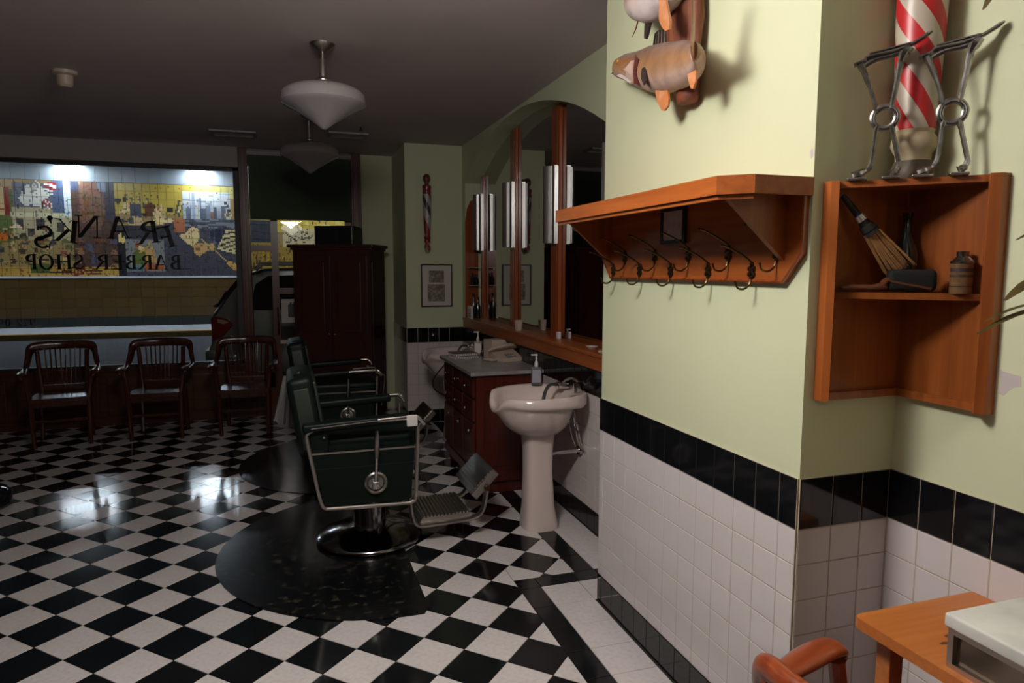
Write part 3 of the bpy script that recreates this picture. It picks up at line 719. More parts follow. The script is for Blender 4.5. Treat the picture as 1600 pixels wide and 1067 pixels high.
for x in (.95, 3.85):
    part('wheel', mat('tyre', (.012, .012, .012, 1), .7), van, lambda b: lathe(b, [(.0, .11), (.2, .11), (.31, .10), (.335, .06), (.335, -.06), (.31, -.1), (0, -.1)], 28, (x, .13, .335), Matrix.Rotation(PI/2, 4, 'X')), True)
    part('wheel', MATS['tyre'], van, lambda b: lathe(b, [(.0, .11), (.2, .11), (.31, .10), (.335, .06), (.335, -.06), (.31, -.1), (0, -.1)], 28, (x, 1.67, .335), Matrix.Rotation(PI/2, 4, 'X')), True)


# ================================================================ ARCHED MIRROR
MX = NXB                                   # mirror plane
t = thing('arched_mirror', 'wide arched wall mirror divided by reddish wood posts', 'mirror', (0, 0, 0))
PO = [(3.66, 3.81), (4.645, 4.80), (5.64, 5.79), (6.66, 6.75)]      # posts along the wall
edges_ = [NY0, 3.66, 3.81, 4.645, 4.80, 5.64, 5.79, 6.66, NY1]
for a, b_ in ((NY0+.002, 3.70), (3.78, 4.68), (4.77, 5.68), (5.76, 6.70), (6.72, NY1-.002)):
    def f(b):
        ys_ = [a+(b_-a)*i/8 for i in range(9)]
        prism(b, [(a, NZ0+.05)]+[(yy, arc_z(yy)-.001) for yy in ys_]+[(b_, NZ0+.05)], 'x', MX, MX+.008)
    part('mirror_pane', mirrorm, t, f)
for a, b_ in PO:
    part('post', oakd, t, lambda b: (box(b, (MX-.028, a, NZ0+.03), (MX-.001, b_, arc_z((a+b_)/2)-.02), .003), box(b, (MX-.034, a+.03, NZ0+.03), (MX-.026, b_-.03, arc_z((a+b_)/2)-.03), .003)))
part('bottom_rail', oak, t, lambda b: (box(b, (XR-.022, YP2+.005, 1.012), (XR, NY1+.03, 1.108), .004), box(b, (XR-.03, YP2+.005, 1.09), (XR, NY1+.03, 1.112), .005)))
part('sill', oak, t, lambda b: box(b, (XR-.001, NY0+.002, NZ0-.0005), (MX-.002, NY1-.002, 1.105)))
part('jamb', oakd, t, lambda b: prism(b, [(XR-.006, 1.105), (MX-.03, 1.105), (MX-.03, 2.34), (XR+.05, 2.30), (XR+.015, 2.22), (XR-.006, 2.08)], 'y', NY1-.022, NY1-.002))
# wall sconces
def sconce_ring(z):
    return [(0, -.078, z), (-.030, -.080, z), (-.042, -.060, z), (-.036, -.046, z), (-.030, -.044, z), (-.06, -.038, z), (-.082, -.018, z), (-.088, 0, z), (-.082, .018, z), (-.06, .038, z), (-.030, .044, z), (-.036, .046, z), (-.042, .060, z), (-.030, .080, z), (0, .078, z)]
sc0 = None
for i, ((a, b_), lb) in enumerate(zip(PO, ('fluted aluminium wall sconce on the mirror post beside the pillar', 'fluted aluminium wall sconce on the mirror post above the shampoo basin', 'fluted aluminium wall sconce on the mirror post above the telephone', 'fluted aluminium wall sconce on the mirror post nearest the corner'))):
    loc = (MX-.034, (a+b_)/2, 1.80)
    if sc0 is None:
        sc0 = thing('wall_sconce', lb, 'sconce', loc, 0, 'aluminium sconces on the mirror posts')
        part('shade', alu, sc0, lambda b: loft(b, [sconce_ring(0), sconce_ring(.55)]), True, 30)
        part('end_cap', alu, sc0, lambda b: box(b, (-.03, -.07, .548), (0, .07, .556)))
        part('end_cap', alu, sc0, lambda b: box(b, (-.03, -.07, -.006), (0, .07, .002)))
    else: dup(sc0, loc, 0, lb)
# niche shelves and what stands on them
for z, lb in ((1.44, 'lower glass shelf in the corner of the mirror niche'), (1.62, 'upper glass shelf in the corner of the mirror niche')):
    t = thing('glass_shelf', lb, 'shelf', (1.82, 6.79, z))
    part('plate', mat('frosted shelf', (.55, .55, .52, 1), .25), t, lambda b: box(b, (-.06, -.04, 0), (.05, .058, .006), .002))
    part('bracket', chrome, t, lambda b: (box(b, (-.055, .05, -.02), (-.045, .058, 0)), box(b, (.035, .05, -.02), (.045, .058, 0))))
def bottle(name, label, cat, loc, prof_, m_, cap=None, capm=None, group=None):
    o = thing(name, label, cat, loc, 0, group); part('body', m_, o, lambda b: lathe(b, prof_, 20), True, 35)
    if cap: part('cap', capm, o, lambda b: lathe(b, cap, 16), True, 35)
    return o
dkb = mat('dark bottle', (.02, .016, .02, 1), .15, coat=.5)
for x, y, z, h, lb in ((1.80, 6.775, 1.105, .26, 'tall dark bottle on the mirror sill beside white packets'), (1.85, 6.78, 1.105, .22, 'short dark bottle on the mirror sill against the mirror'), (1.80, 6.80, 1.446, .13, 'small dark bottle on the lower glass shelf'), (1.84, 6.80, 1.446, .11, 'squat dark bottle on the lower glass shelf by the mirror')):
    bottle('bottle', lb, 'bottle', (x, y, z), [(0, 0), (.022, 0), (.024, .01), (.024, h*.6), (.010, h*.75), (.009, h*.9), (0, h*.9)], dkb, [(0, h*.88), (.012, h*.88), (.012, h), (0, h)], blackm)
for k, (dy, lb) in enumerate(((0, 'white printed packet leaning on the mirror niche side'), (-.05, 'white printed packet standing in front of another on the mirror sill'))):
    o = thing('packet', lb, 'packet', (1.766, 6.80+dy*1.2, 1.105), .2)
    part('carton', paper, o, lambda b: box(b, (-.012, -.024, 0), (.012, .024, .13), .002))
    part('print', mat('packet print', (.12, .06, .06, 1), .7), o, lambda b: [box(b, (-.0128, -.016, .02+.022*q), (-.0118, .014-.004*(q % 3), .03+.022*q)) for q in range(4)])
o = thing('paper_cup', 'beige paper cup on the mirror sill above the telephone', 'cup', (1.80, 5.32, 1.105))
part('cup', plastic, o, lambda b: lathe(b, [(0, 0), (.028, 0), (.036, .085), (.033, .085), (.026, .004), (0, .004)], 20), True)
o = thing('soap_bar', 'small pale soap bar on the mirror sill beside the pillar', 'soap', (1.80, 3.70, 1.105), .1); part('bar', plastic, o, lambda b: box(b, (-.02, -.045, 0), (.02, .045, .016), .006))
o = thing('soap_dish', 'small white dish on the mirror sill by the bar of soap', 'dish', (1.82, 3.93, 1.105)); part('dish', whitep, o, lambda b: lathe(b, [(0, 0), (.02, 0), (.04, .018), (.037, .018), (.018, .004), (0, .004)], 20), True)
o = thing('switch_box', 'tiny white switch at the foot of a mirror post', 'switch', (MX-.04, 4.60, 1.105)); part('box', whitep, o, lambda b: box(b, (-.012, -.02, 0), (.012, .02, .05), .004))

# ================================================================ CEILING FITTINGS
def pendant(name, label, loc, group=None, glass=None):
    t = thing(name, label, 'lamp', loc, 0, group)
    part('canopy', nickel, t, lambda b: lathe(b, [(0, -.045), (.02, -.045), (.03, -.035), (.066, -.012), (.07, 0), (0, 0)], 32), True)
    part('stem', nickel, t, lambda b: (cyl(b, (0, 0, -.09), (0, 0, -.03), .009), lathe(b, [(0, -.19), (.024, -.19), (.021, -.13), (.016, -.085), (0, -.085)], 20)), True)
    part('fitter', nickel, t, lambda b: lathe(b, [(0, -.215), (.05, -.215), (.052, -.20), (.035, -.186), (0, -.186)], 28), True)
    part('shade', glass or opal, t, lambda b: lathe(b, [(0, -.205), (.05, -.207), (.085, -.214), (.12, -.228), (.165, -.236), (.20, -.25), (.225, -.268), (.235, -.285), (.236, -.325), (.225, -.338), (.205, -.346), (.20, -.350), (.165, -.366), (.16, -.370), (.13, -.386), (.125, -.390), (.095, -.408), (.06, -.432), (.03, -.455), (.012, -.468), (0, -.47)], 48), True, 30)
    return t
p0 = pendant('pendant_lamp', 'unlit opal glass pendant lamp above the barber chair with the ash tray', (.225, 4.13, CEIL), 'opal pendant lamps in a row')
dup(p0, (.205, 6.02, CEIL), 0, 'unlit opal glass pendant lamp near the shop front blind')
pendant('pendant_lamp', 'brightly lit opal glass pendant lamp in front of the pillar shelf', (KEY_POS[0], KEY_POS[1], CEIL), 'opal pendant lamps in a row', emit('bright opal glass', (.985, .96, .915, 1), KEY_STRENGTH))
pendant('pendant_lamp', 'dimly lit opal glass pendant lamp at the rear of the shop', (FILL_POS[0], FILL_POS[1], CEIL), 'opal pendant lamps in a row', emit('dim opal glass', (1, .92, .83, 1), FILL_STRENGTH))
t = thing('smoke_detector', 'small beige heat detector on the ceiling', 'detector', (-1.32, 5.2, CEIL))
part('base', plastic, t, lambda b: lathe(b, [(0, -.03), (.045, -.03), (.07, -.02), (.072, 0), (0, 0)], 28), True)
part('sensor', plastic, t, lambda b: lathe(b, [(0, -.10), (.03, -.10), (.045, -.085), (.048, -.03), (0, -.03)], 28), True)
def vent(label, loc, w_, d_):
    t = thing('ceiling_vent', label, 'vent', loc, 0, 'ceiling air vents')
    part('frame', headm, t, lambda b: (box(b, (-w_, -d_, -.015), (w_, -d_+.03, 0)), box(b, (-w_, d_-.03, -.015), (w_, d_, 0)), box(b, (-w_, -d_+.03, -.015), (-w_+.03, d_-.03, 0)), box(b, (w_-.03, -d_+.03, -.015), (w_, d_-.03, 0))))
    for k in range(4):
        yy = -d_+.05+k*(2*d_-.1)/3
        part('louvre', headm, t, lambda b: box(b, (-w_+.03, yy-.012, -.012), (w_-.03, yy+.012, -.008), mtx=None))
vent('pale rectangular ceiling vent near the window header', (-.44, 7.0, CEIL), .20, .13)
vent('dark rectangular ceiling vent behind the pendant lamps', (.58, 6.75, CEIL), .18, .12)
t = thing('sprinkler_head', 'small sprinkler head in the ceiling near the back wall', 'sprinkler', (.66, 6.35, CEIL))
part('plate', nickel, t, lambda b: lathe(b, [(0, -.006), (.035, -.006), (.038, 0), (0, 0)], 20), True)
part('head', blackm, t, lambda b: (cyl(b, (0, 0, -.03), (0, 0, -.005), .008), lathe(b, [(0, -.034), (.02, -.034), (.02, -.03), (0, -.03)], 12)))

# ================================================================ BARBER CHAIRS
def rbox(b, lo, hi, bev, mtx=None):
    r = bmesh.ops.create_cube(b, size=1); vv = r['verts']
    c = [(a+d)/2 for a, d in zip(lo, hi)]; s = [d-a for a, d in zip(lo, hi)]
    for v in vv: v.co = Vector([c[i]+v.co[i]*s[i] for i in range(3)])
    es = list({e_ for v in vv for e_ in v.link_edges})
    rr = bmesh.ops.bevel(b, geom=es, offset=bev, segments=4, affect='EDGES', profile=.5)
    allv = {v for f in rr['faces'] for v in f.verts}
    if mtx is not None: bmesh.ops.transform(b, matrix=mtx, verts=list(allv))
def barber_chair(loc, label):
    t = thing('barber_chair', label, 'barber chair', loc)
    part('base', mat('dark chrome', (.30, .29, .29, 1), .12, 1), t, lambda b: lathe(b, [(0, 0), (.30, 0), (.312, .01), (.312, .022), (.30, .032), (.26, .045), (.20, .062), (.13, .078), (.105, .085), (0, .085)], 56), True, 60)
    part('column', mat('dark chrome', (0, 0, 0, 1)), t, lambda b: lathe(b, [(0, .08), (.095, .08), (.095, .25), (.085, .26), (.085, .34), (0, .34)], 40), True)
    part('seat_body', leather, t, lambda b: prism(b, [(-.335, .615), (-.268, .335), (-.255, .325), (.185, .312), (.20, .325), (.225, .62)], 'y', -.315, .315))
    for y0 in (-.321, .315): part('side_rail', nickel, t, lambda b: box(b, (-.335, y0, .612), (.228, y0+.006, .622)))
    for y0 in (-.3165, .3145): part('seam', blackm, t, lambda b: box(b, (-.31, y0, .528), (.215, y0+.002, .532)))
    part('seat_cushion', leather, t, lambda b: rbox(b, (-.26, -.25, .60), (.26, .25, .69), .035), True, 60)
    for s in (-1, 1):
        part('arm_panel', leather, t, lambda b: (rbox(b, (-.34, s*.295-.016, .60), (-.24, s*.295+.016, .765), .012), box(b, (-.26, s*.285-.012, .62), (.20, s*.285+.012, .65))), True)
        fr = part('side_frame', nickel, t, lambda b: sweep(b, smooth_path([(-.31, s*.332, .752), (-.345, s*.332, .735), (-.352, s*.332, .70), (-.318, s*.332, .50), (-.288, s*.332, .345), (-.268, s*.332, .318), (-.235, s*.332, .312), (0, s*.332, .305), (.17, s*.332, .300), (.205, s*.332, .308), (.222, s*.332, .335), (.232, s*.332, .50), (.240, s*.332, .74)], 4), .0105, seg=8, up=(0, 1, 0)), True)
        ar = part('armrest', leather, t, lambda b: rbox(b, (-.34, s*.31-.036, .752), (.215, s*.31+.036, .80), .016, Matrix.Rotation(-.045, 4, 'Y')), True, 60)
        part('arm_trim', chrome, ar, lambda b: (sweep(b, smooth_path([(.02, s*.348, .783), (.20, s*.348, .79), (.245, s*.345, .785), (.275, s*.345, .745)], 3), .008, .012), sweep(b, [(-.33, s*.348, .762), (.02, s*.348, .783)], .004, .004)), True)
    part('ash_tray', whitep, t, lambda b: rbox(b, (.175, -.365, .742), (.235, -.346, .805), .006), True)
    part('arm_bolt', chrome, t, lambda b: lathe(b, [(0, -.005), (.006, -.005), (.006, .005), (0, .005)], 10, (-.265, -.334, .71), Matrix.Rotation(PI/2, 4, 'X')))
    TB = Matrix.Translation((-.315, 0, .60)) @ Matrix.Rotation(-.15, 4, 'Y')
    bk = part('backrest', leather, t, lambda b: (rbox(b, (-.075, -.265, 0), (.065, .265, .43), .035, TB)), True, 60)
    part('side_pad', leather2, bk, lambda b: (rbox(b, (-.045, -.274, .04), (.035, -.262, .37), .005, TB)), True, 60)
    part('back_pad', leather2, bk, lambda b: (rbox(b, (.055, -.22, .05), (.08, .22, .39), .01, TB)), True, 60)
    part('headrest_socket', blackm, bk, lambda b: lathe(b, [(0, .425), (.03, .425), (.032, .436), (.02, .437), (.018, .43), (0, .43)], 20, (0, 0, 0), TB @ Matrix.Translation((.0, -.12, 0))), True)
    lv = part('lever', chrome, t, lambda b: (sweep(b, [(.0, -.352, .43), (.008, -.362, .58)], .009, seg=10), rbox(b, (-.018, -.372, .405), (.022, -.340, .45), .006)), True)
    part('grip', castm, lv, lambda b: sweep(b, [(.008, -.362, .58), (.009, -.364, .62), (.010, -.367, .71), (.010, -.368, .735)], [.011, .016, .014, .010], seg=12), True)
    part('lever_dial', nickel, lv, lambda b: (lathe(b, [(.046, 0), (.062, 0), (.062, .014), (.054, .018), (.046, .014), (.046, 0)], 36, (.005, -.316, .432), Matrix.Rotation(PI/2, 4, 'X'))), True)
    part('dial_plate', castm, lv, lambda b: lathe(b, [(0, 0), (.046, 0), (.042, .008), (.02, .012), (0, .012)], 30, (.005, -.316, .432), Matrix.Rotation(PI/2, 4, 'X')), True)
    # foot rest
    for s in (-1, 1):
        part('foot_bar', nickel, t, lambda b: sweep(b, smooth_path([(.205, s*.20, .40), (.215, s*.20, .25), (.232, s*.20, .145), (.265, s*.20, .112), (.32, s*.20, .11), (.50, s*.20, .115), (.60, s*.20, .125), (.645, s*.20, .16), (.665, s*.20, .23), (.675, s*.20, .31)], 4), .022, .006, seg=8, square=True, up=(0, 1, 0)) if False else
             sweep(b, smooth_path([(.205, s*.20, .40), (.215, s*.20, .25), (.232, s*.20, .145), (.265, s*.20, .112), (.32, s*.20, .11), (.50, s*.20, .115), (.60, s*.20, .125), (.645, s*.20, .16), (.665, s*.20, .23), (.675, s*.20, .31)], 4), .013, .026, seg=8, square=True, up=(0, 1, 0)), True, 50)
    fp = part('foot_plate', nickel, t, lambda b: (prism(b, [(.27, .118), (.585, .125), (.575, .152), (.285, .146)], 'y', -.185, .185)))
    for k in range(13):
        x = .292+k*.0218; part('tread', nickel, fp, lambda b: box(b, (x, -.183, .146+k*.0004), (x+.012, .183, .156+k*.0005), .002))
    TF = Matrix.Translation((.668, 0, .315)) @ Matrix.Rotation(-.80, 4, 'Y')
    pd = part('foot_pad', nickel, t, lambda b: box(b, (-.10, -.205, -.02), (.10, .205, .03), .006, TF))
    for k in range(8):
        x = -.085+k*.0225; part('tread', nickel, pd, lambda b: box(b, (x, -.195, .029), (x+.012, .195, .036), .001, TF))
    part('pivot_bolt', brass, t, lambda b: lathe(b, [(0, 0), (.018, 0), (.016, .012), (0, .014)], 14, (.675, -.214, .30), Matrix.Rotation(PI/2, 4, 'X')), True)
    return t
bc = barber_chair((.42, 4.03, .006), 'green leather barber chair with a white ash tray on its arm, beside the basin')
bc2 = dup(bc, (.42, 5.86, .006), 0, 'green leather barber chair without an ash tray, nearest the dark wardrobe')
def find(t, n):
    for c in t.children:
        if c.name.split('.')[0] == n: return c
a = find(bc2, 'ash_tray'); bpy.data.objects.remove(a)
# thin wire towel bracket on the second chair
part('wire_bracket', nickel, bc2, lambda b: sweep(b, smooth_path([(.05, -.35, .81), (.20, -.35, .815), (.23, -.35, .80), (.235, -.35, .77), (.28, -.35, .755), (.30, -.35, .73), (.285, -.35, .60), (.27, -.35, .50)], 4), .005, seg=6, up=(0, 1, 0)), True)
# mats
def mat_shape():
    p = [(.14, -.93)]
    for k in range(33):
        a_ = -PI/2-PI*k/32; p.append((.08+.93*math.cos(a_), .93*math.sin(a_)))
    p += [(.14, .93), (.17, .88), (.17, -.88)]
    return p
m0 = thing('floor_mat', 'scuffed black half-round rubber mat under the barber chair with the white ash tray', 'mat', (.42, 3.95, 0))
part('sheet', rubber, m0, lambda b: prism(b, mat_shape(), 'z', .0004, .006))
dup(m0, (.42, 5.80, 0), 0, 'black half-round rubber mat under the barber chair nearest the wardrobe')
# towel over the chair back
t = thing('towel', 'white cotton towel hanging behind a green barber chair backrest', 'towel', (-.02, 4.21, .68))
def tw(b):
    rows = []
    for i in range(13):
        f_ = i/12; z = .30-.30*f_; r = []
        for k in range(19):
            u_ = k/18-.5; r.append((u_*(.05+.065*f_)-.03*f_, (.010*math.sin(k*1.3+i*.1)*(.3+f_)+.006*math.sin(k*.6)), z+(.012*math.sin(k*.9) if i == 12 else 0)-.05*u_*f_))
        rows.append([b.verts.new(p) for p in r])
    fs = []
    for a_, c_ in zip(rows, rows[1:]):
        for k in range(18): fs.append(b.faces.new((a_[k], a_[k+1], c_[k+1], c_[k])))
    bmesh.ops.solidify(b, geom=fs, thickness=.004)
part('cloth', cloth, t, tw, True)

# stool at the left
t = thing('stool', 'small stool with a shiny black round base on the checkered floor', 'stool', (-2.06, 5.35, 0))
part('base', mat('gloss black', (.01, .011, .014, 1), .12), t, lambda b: lathe(b, [(0, 0), (.19, 0), (.215, .02), (.215, .09), (.19, .12), (.08, .15), (0, .15)], 40), True)
part('column', chrome, t, lambda b: cyl(b, (0, 0, .14), (0, 0, .5), .025))
part('seat', leather, t, lambda b: lathe(b, [(0, .5), (.12, .5), (.14, .52), (.14, .55), (.12, .57), (0, .58)], 32), True)

# ================================================================ WOODEN ARMCHAIRS
def armchair(loc, rotz, label, group=None, rise=1.0):
    """faces local -y"""
    zz = lambda z: z if z < .675 else .675+(z-.675)*rise
    t = thing('wooden_armchair', label, 'chair', loc, rotz, group)
    part('seat', chairw, t, lambda b: (prism(b, [(-.23, -.24), (.23, -.24), (.24, -.20), (.215, .20), (.19, .22), (-.19, .22), (-.215, .20), (-.24, -.20)], 'z', .415, .452), box(b, (-.21, -.215, .37), (.21, .195, .416))), False)
    for sx in (-1, 1):
        part('leg', chairw, t, lambda b: sweep(b, [(sx*.215, -.205, 0), (sx*.222, -.208, .42), (sx*.252, -.200, .655)], [.018, .021, .02], seg=8, square=True), False)
        part('leg', chairw, t, lambda b: sweep(b, [(sx*.205, .235, 0), (sx*.195, .20, .42)], [.018, .021], seg=8, square=True), False)
        part('back_post', chairw, t, lambda b: sweep(b, [(sx*.180, .195, .44), (sx*.190, .195, .66), (sx*.200, .192, zz(.84))], [.021, .019, .018], seg=8, square=True), False)
        part('stretcher', chairw, t, lambda b: sweep(b, [(sx*.212, -.205, .20), (sx*.203, .215, .20)], .010, .014, seg=8))
    part('stretcher', chairw, t, lambda b: sweep(b, [(-.212, -.207, .24), (.212, -.207, .24)], .010, .014, seg=8, up=(0, 0, 1)))
    part('stretcher', chairw, t, lambda b: sweep(b, [(-.203, .220, .24), (.203, .220, .24)], .010, .014, seg=8))
    def bow(b):
        h = [(.262, -.245, .640), (.272, -.235, .668), (.280, -.17, .678), (.287, -.06, .675), (.288, .03, .675), (.278, .085, .705), (.258, .125, .765), (.228, .168, .832), (.185, .205, .868), (.11, .245, .882)]
        if rise == 1: h = [(.262, -.245, .640), (.272, -.235, .668), (.278, -.17, .678), (.287, -.06, .675), (.290, .06, .672), (.284, .14, .700), (.270, .19, .765), (.258, .218, .835), (.228, .232, .876), (.13, .245, .886)]
        h = [(x, y, zz(z)) for x, y, z in h]
        L = [(-x, y, z) for x, y, z in h]; mid = [(0, .265, zz(.886))]
        path = smooth_path(h+mid+L[::-1], 5)
        n = len(path); W_, H_ = [], []
        for i in range(n):
            q = abs(i/(n-1)*2-1)      # 1 at arm ends, 0 at crest centre
            W_.append(.022 if q < .55 else (.022+.018*min(1, (q-.55)/.2)) if q < .9 else .036)
            H_.append((.042 if rise == 1 else .028) if q < .42 else max(.016, (.042 if rise == 1 else .028)-.026*(q-.42)/.25))
        sweep(b, path, W_, H_, seg=12)
    part('arm_bow', chairw, t, bow, True, 60)
    for k in range(8):
        x = -.128+k*.0366; part('slat', chairw, t, lambda b: sweep(b, [(x, .205, .50), (x*1.05, .228-1.2*x*x, .68), (x*1.12, .258-2*x*x, zz(.86))], .0075, .005, seg=6))
    part('back_rail', chairw, t, lambda b: box(b, (-.185, .188, .465), (.185, .212, .515), .004))
    return t
ac = armchair((-2.03, 7.25, 0), .17, 'dark wooden slat-back armchair turned slightly, farthest from the window post', 'wooden armchairs under the shop window')
dup(ac, (-1.22, 7.25, 0), -.02, 'dark wooden slat-back armchair in the middle of the row under the window')
dup(ac, (-.435, 7.22, 0), -.05, 'dark wooden slat-back armchair in front of the window post')
ac4 = armchair((1.151, .949, 0), math.radians(110), 'worn reddish wooden armchair drawn up to the table', None, .72)
for c in ac4.children:
    if c.type == 'MESH': c.data.materials[0] = wood('worn chair wood', (.20, .034, .009, 1), (.32, .060, .014, 1), .3, axis=1, coat=.3)

# ================================================================ WARDROBE
t = thing('wardrobe', 'tall dark mahogany wardrobe standing in front of the street door', 'wardrobe', (.52, 7.36, 0), -.42)
WW, WD, WH = .40, .25, 1.80
part('body', mahogd, t, lambda b: (box(b, (-WW, -WD, .08), (WW, WD, WH)), box(b, (-WW+.02, -WD+.02, 0), (WW-.02, WD-.02, .08))))
part('cornice', mahogd, t, lambda b: (box(b, (-WW-.02, -WD-.02, WH), (WW+.02, WD, WH+.025), .004), box(b, (-WW-.045, -WD-.045, WH+.025), (WW+.045, WD, WH+.055), .008)))
for s in (-1, 1):
    d = part('door', mahogd, t, lambda b: box(b, (s*.19-.182, -WD-.022, .14), (s*.19+.182, -WD-.001, WH-.06), .003))
    for z0, z1 in ((.20, .88), (.97, 1.68)):
        part('door_panel', mahogd, d, lambda b: box(b, (s*.19-.12, -WD-.029, z0), (s*.19+.12, -WD-.021, z1), .006))
    for z in (.40, 1.02, 1.55):
        part('hinge', blackm, d, lambda b: box(b, (s*.355-.012, -WD-.028, z-.035), (s*.355+.012, -WD-.021, z+.035)))
    part('knob', brass, d, lambda b: lathe(b, [(0, 0), (.008, 0), (.014, .02), (0, .026)], 12, (s*.03, -WD-.022, .95), Matrix.Rotation(PI/2, 4, 'X')))
    part('side_panel', mahogd, t, lambda b: box(b, (s*WW-.006, -WD+.06, .2), (s*WW+.006, WD-.06, 1.68), .003))
t = thing('stereo', 'black stereo box on top of the wardrobe', 'stereo', (.52, 7.36, WH+.055), -.42)
part('case', blackm, t, lambda b: box(b, (-.20, -.17, 0), (.20, .15, .19), .01))
part('speaker_grille', mat('speaker cloth', (.004, .004, .004, 1), .9), t, lambda b: (box(b, (-.18, -.176, .02), (.02, -.169, .17), .003), box(b, (.04, -.176, .02), (.18, -.169, .17), .003)))

# ================================================================ BACK WALL PIECES
t = thing('barber_pole', 'slim turned wooden barber pole hanging on the back wall', 'barber pole', (1.364, 6.945, 1.775))
redw = mat('red lacquer', (.22, .018, .016, 1), .3, coat=.4); brn = mat('brown turned wood', (.13, .03, .02, 1), .35, coat=.3)
part('shaft', stripe_mat('pole stripes', [(0, (.24, .02, .03, 1)), (.34, (.40, .36, .36, 1)), (.62, (.035, .035, .05, 1)), (.80, (.40, .36, .36, 1))], 2.1), t, lambda b: lathe(b, [(0, .165), (.030, .165), (.032, .2), (.040, .42), (.043, .56), (.043, .59), (0, .59)], 28), True)
part('finial', brn, t, lambda b: lathe(b, [(0, .68), (.02, .68), (.022, .70), (.038, .73), (.036, .765), (.02, .788), (0, .79)], 24), True)
part('collar', redw, t, lambda b: lathe(b, [(0, .59), (.035, .59), (.045, .60), (.045, .615), (.04, .62), (.046, .66), (.044, .672), (.03, .682), (0, .682)], 24), True)
part('collar', redw, t, lambda b: lathe(b, [(0, .105), (.03, .105), (.033, .12), (.028, .135), (.036, .15), (.032, .166), (0, .166)], 24), True)
part('ball', stripe_mat('ball stripes', [(0, (.25, .06, .04, 1)), (.5, (.40, .33, .26, 1))], 8), t, lambda b: lathe(b, [(0, 0), (.018, .008), (.032, .035), (.032, .06), (.022, .09), (.014, .106), (0, .106)], 24), True)
part('bracket', nickel, t, lambda b: (box(b, (-.012, 0, .62), (.012, .055, .65)), box(b, (-.012, 0, .12), (.012, .055, .14))))
photo = mat('sepia print', (.16, .13, .10, 1), .6, noise=(38, (.48, .42, .34, 1), .3))
t = thing('framed_picture', 'framed pair of sepia photographs on the back wall under the barber pole', 'picture', (1.466, YB, 1.22))
part('frame', mat('brown frame', (.05, .022, .014, 1), .4), t, lambda b: (box(b, (-.164, -.02, 0), (-.152, 0, .44)), box(b, (.152, -.02, 0), (.164, 0, .44)), box(b, (-.152, -.02, 0), (.152, 0, .012)), box(b, (-.152, -.02, .428), (.152, 0, .44))))
part('mount', paper, t, lambda b: box(b, (-.152, -.010, .012), (.152, -.002, .428)))
part('photograph', photo, t, lambda b: box(b, (-.082, -.0115, .25), (.078, -.0095, .375)))
part('photograph', photo, t, lambda b: box(b, (-.095, -.0115, .055), (.085, -.0095, .232)))

# ================================================================ STATION CABINET
SX0, SY0, SY1, SZ = 1.215, 4.575, 5.56, .865
t = thing('station_cabinet', 'mahogany drawer cabinet with chrome knobs along the mirror wall', 'cabinet', (0, 0, 0))
part('body', mahog, t, lambda b: (box(b, (SX0+.02, SY0, .09), (XR-.012, SY1, SZ)), box(b, (SX0+.05, SY0+.02, 0), (XR-.012, SY1-.02, .09))))
part('side_panel', mahog, t, lambda b: box(b, (SX0+.08, SY0-.008, .20), (XR-.06, SY0+.004, SZ-.10), .004))
part('plinth_moulding', mahog, t, lambda b: (box(b, (SX0+.01, SY0-.012, .09), (XR-.012, SY0, .16), .004), box(b, (SX0+.008, SY0-.012, .09), (SX0+.02, SY1, .16), .004)))
nd = 2
for c_ in range(3):
    y0 = SY0+.03+c_*.315
    for z0, z1 in ((.70, .84), (.53, .68), (.19, .51)):
        d = part('drawer' if z0 > .3 else 'door', mahog, t, lambda b: box(b, (SX0, y0, z0), (SX0+.022, y0+.295, z1), .004))
        part('knob', chrome, d, lambda b: lathe(b, [(0, 0), (.006, 0), (.007, .012), (.013, .02), (.010, .028), (0, .03)], 14, (SX0, y0+.15 if z0 > .3 else y0+.04, (z0+z1)/2 if z0 > .3 else z1-.05), Matrix.Rotation(-PI/2, 4, 'Y')), True)
o = part('worktop', marbleg, None, lambda b: box(b, (SX0-.028, SY0-.03, SZ), (XR-.012, SY1+.02, SZ+.026), .004)); tag(o, 'grey marble worktop lying on the drawer cabinet', 'worktop')
TZ = SZ+.026
t = thing('telephone', 'beige desk telephone on the grey marble worktop', 'telephone', (1.62, 5.12, TZ), .25)
part('body', plastic, t, lambda b: loft(b, [[(-.085, -.10, 0), (.095, -.10, 0), (.095, -.10, .03), (-.085, -.10, .02)], [(-.095, -.02, 0), (.105, -.02, 0), (.105, -.02, .055), (-.095, -.02, .04)], [(-.095, .07, 0), (.105, .07, 0), (.105, .07, .085), (-.095, .07, .065)], [(-.085, .11, 0), (.095, .11, 0), (.095, .11, .085), (-.085, .11, .065)]]), True, 30)
part('handset', plastic, t, lambda b: sweep(b, smooth_path([(-.10, .07, .075), (-.075, .03, .10), (-.0, .01, .115), (.07, .02, .115), (.11, .05, .095)], 4), [.026]*17, [.016]*17, seg=10), True)
part('keypad', mat('grey keys', (.25, .23, .22, 1), .5), t, lambda b: [box(b, (-.03+i*.03, -.085+j*.02, .036+j*.006), (-.012+i*.03, -.073+j*.02, .044+j*.006)) for i in range(3) for j in range(3)])
part('cord', plastic, t, lambda b: sweep(b, smooth_path([(-.09, -.02, .012), (-.13, -.05, .012), (-.16, -.02, .02), (-.13, .02, .012), (-.17, .04, .014), (-.15, -.06, .012)], 5), .008, seg=6), True)
t = thing('credit_terminal', 'boxy beige card terminal behind the telephone', 'terminal', (1.62, 5.30, TZ), .25)
part('body', plastic, t, lambda b: prism(b, [(-.10, 0), (.10, 0), (.10, .09), (.05, .115), (.02, .15), (-.10, .15)], 'y', -.06, .07))
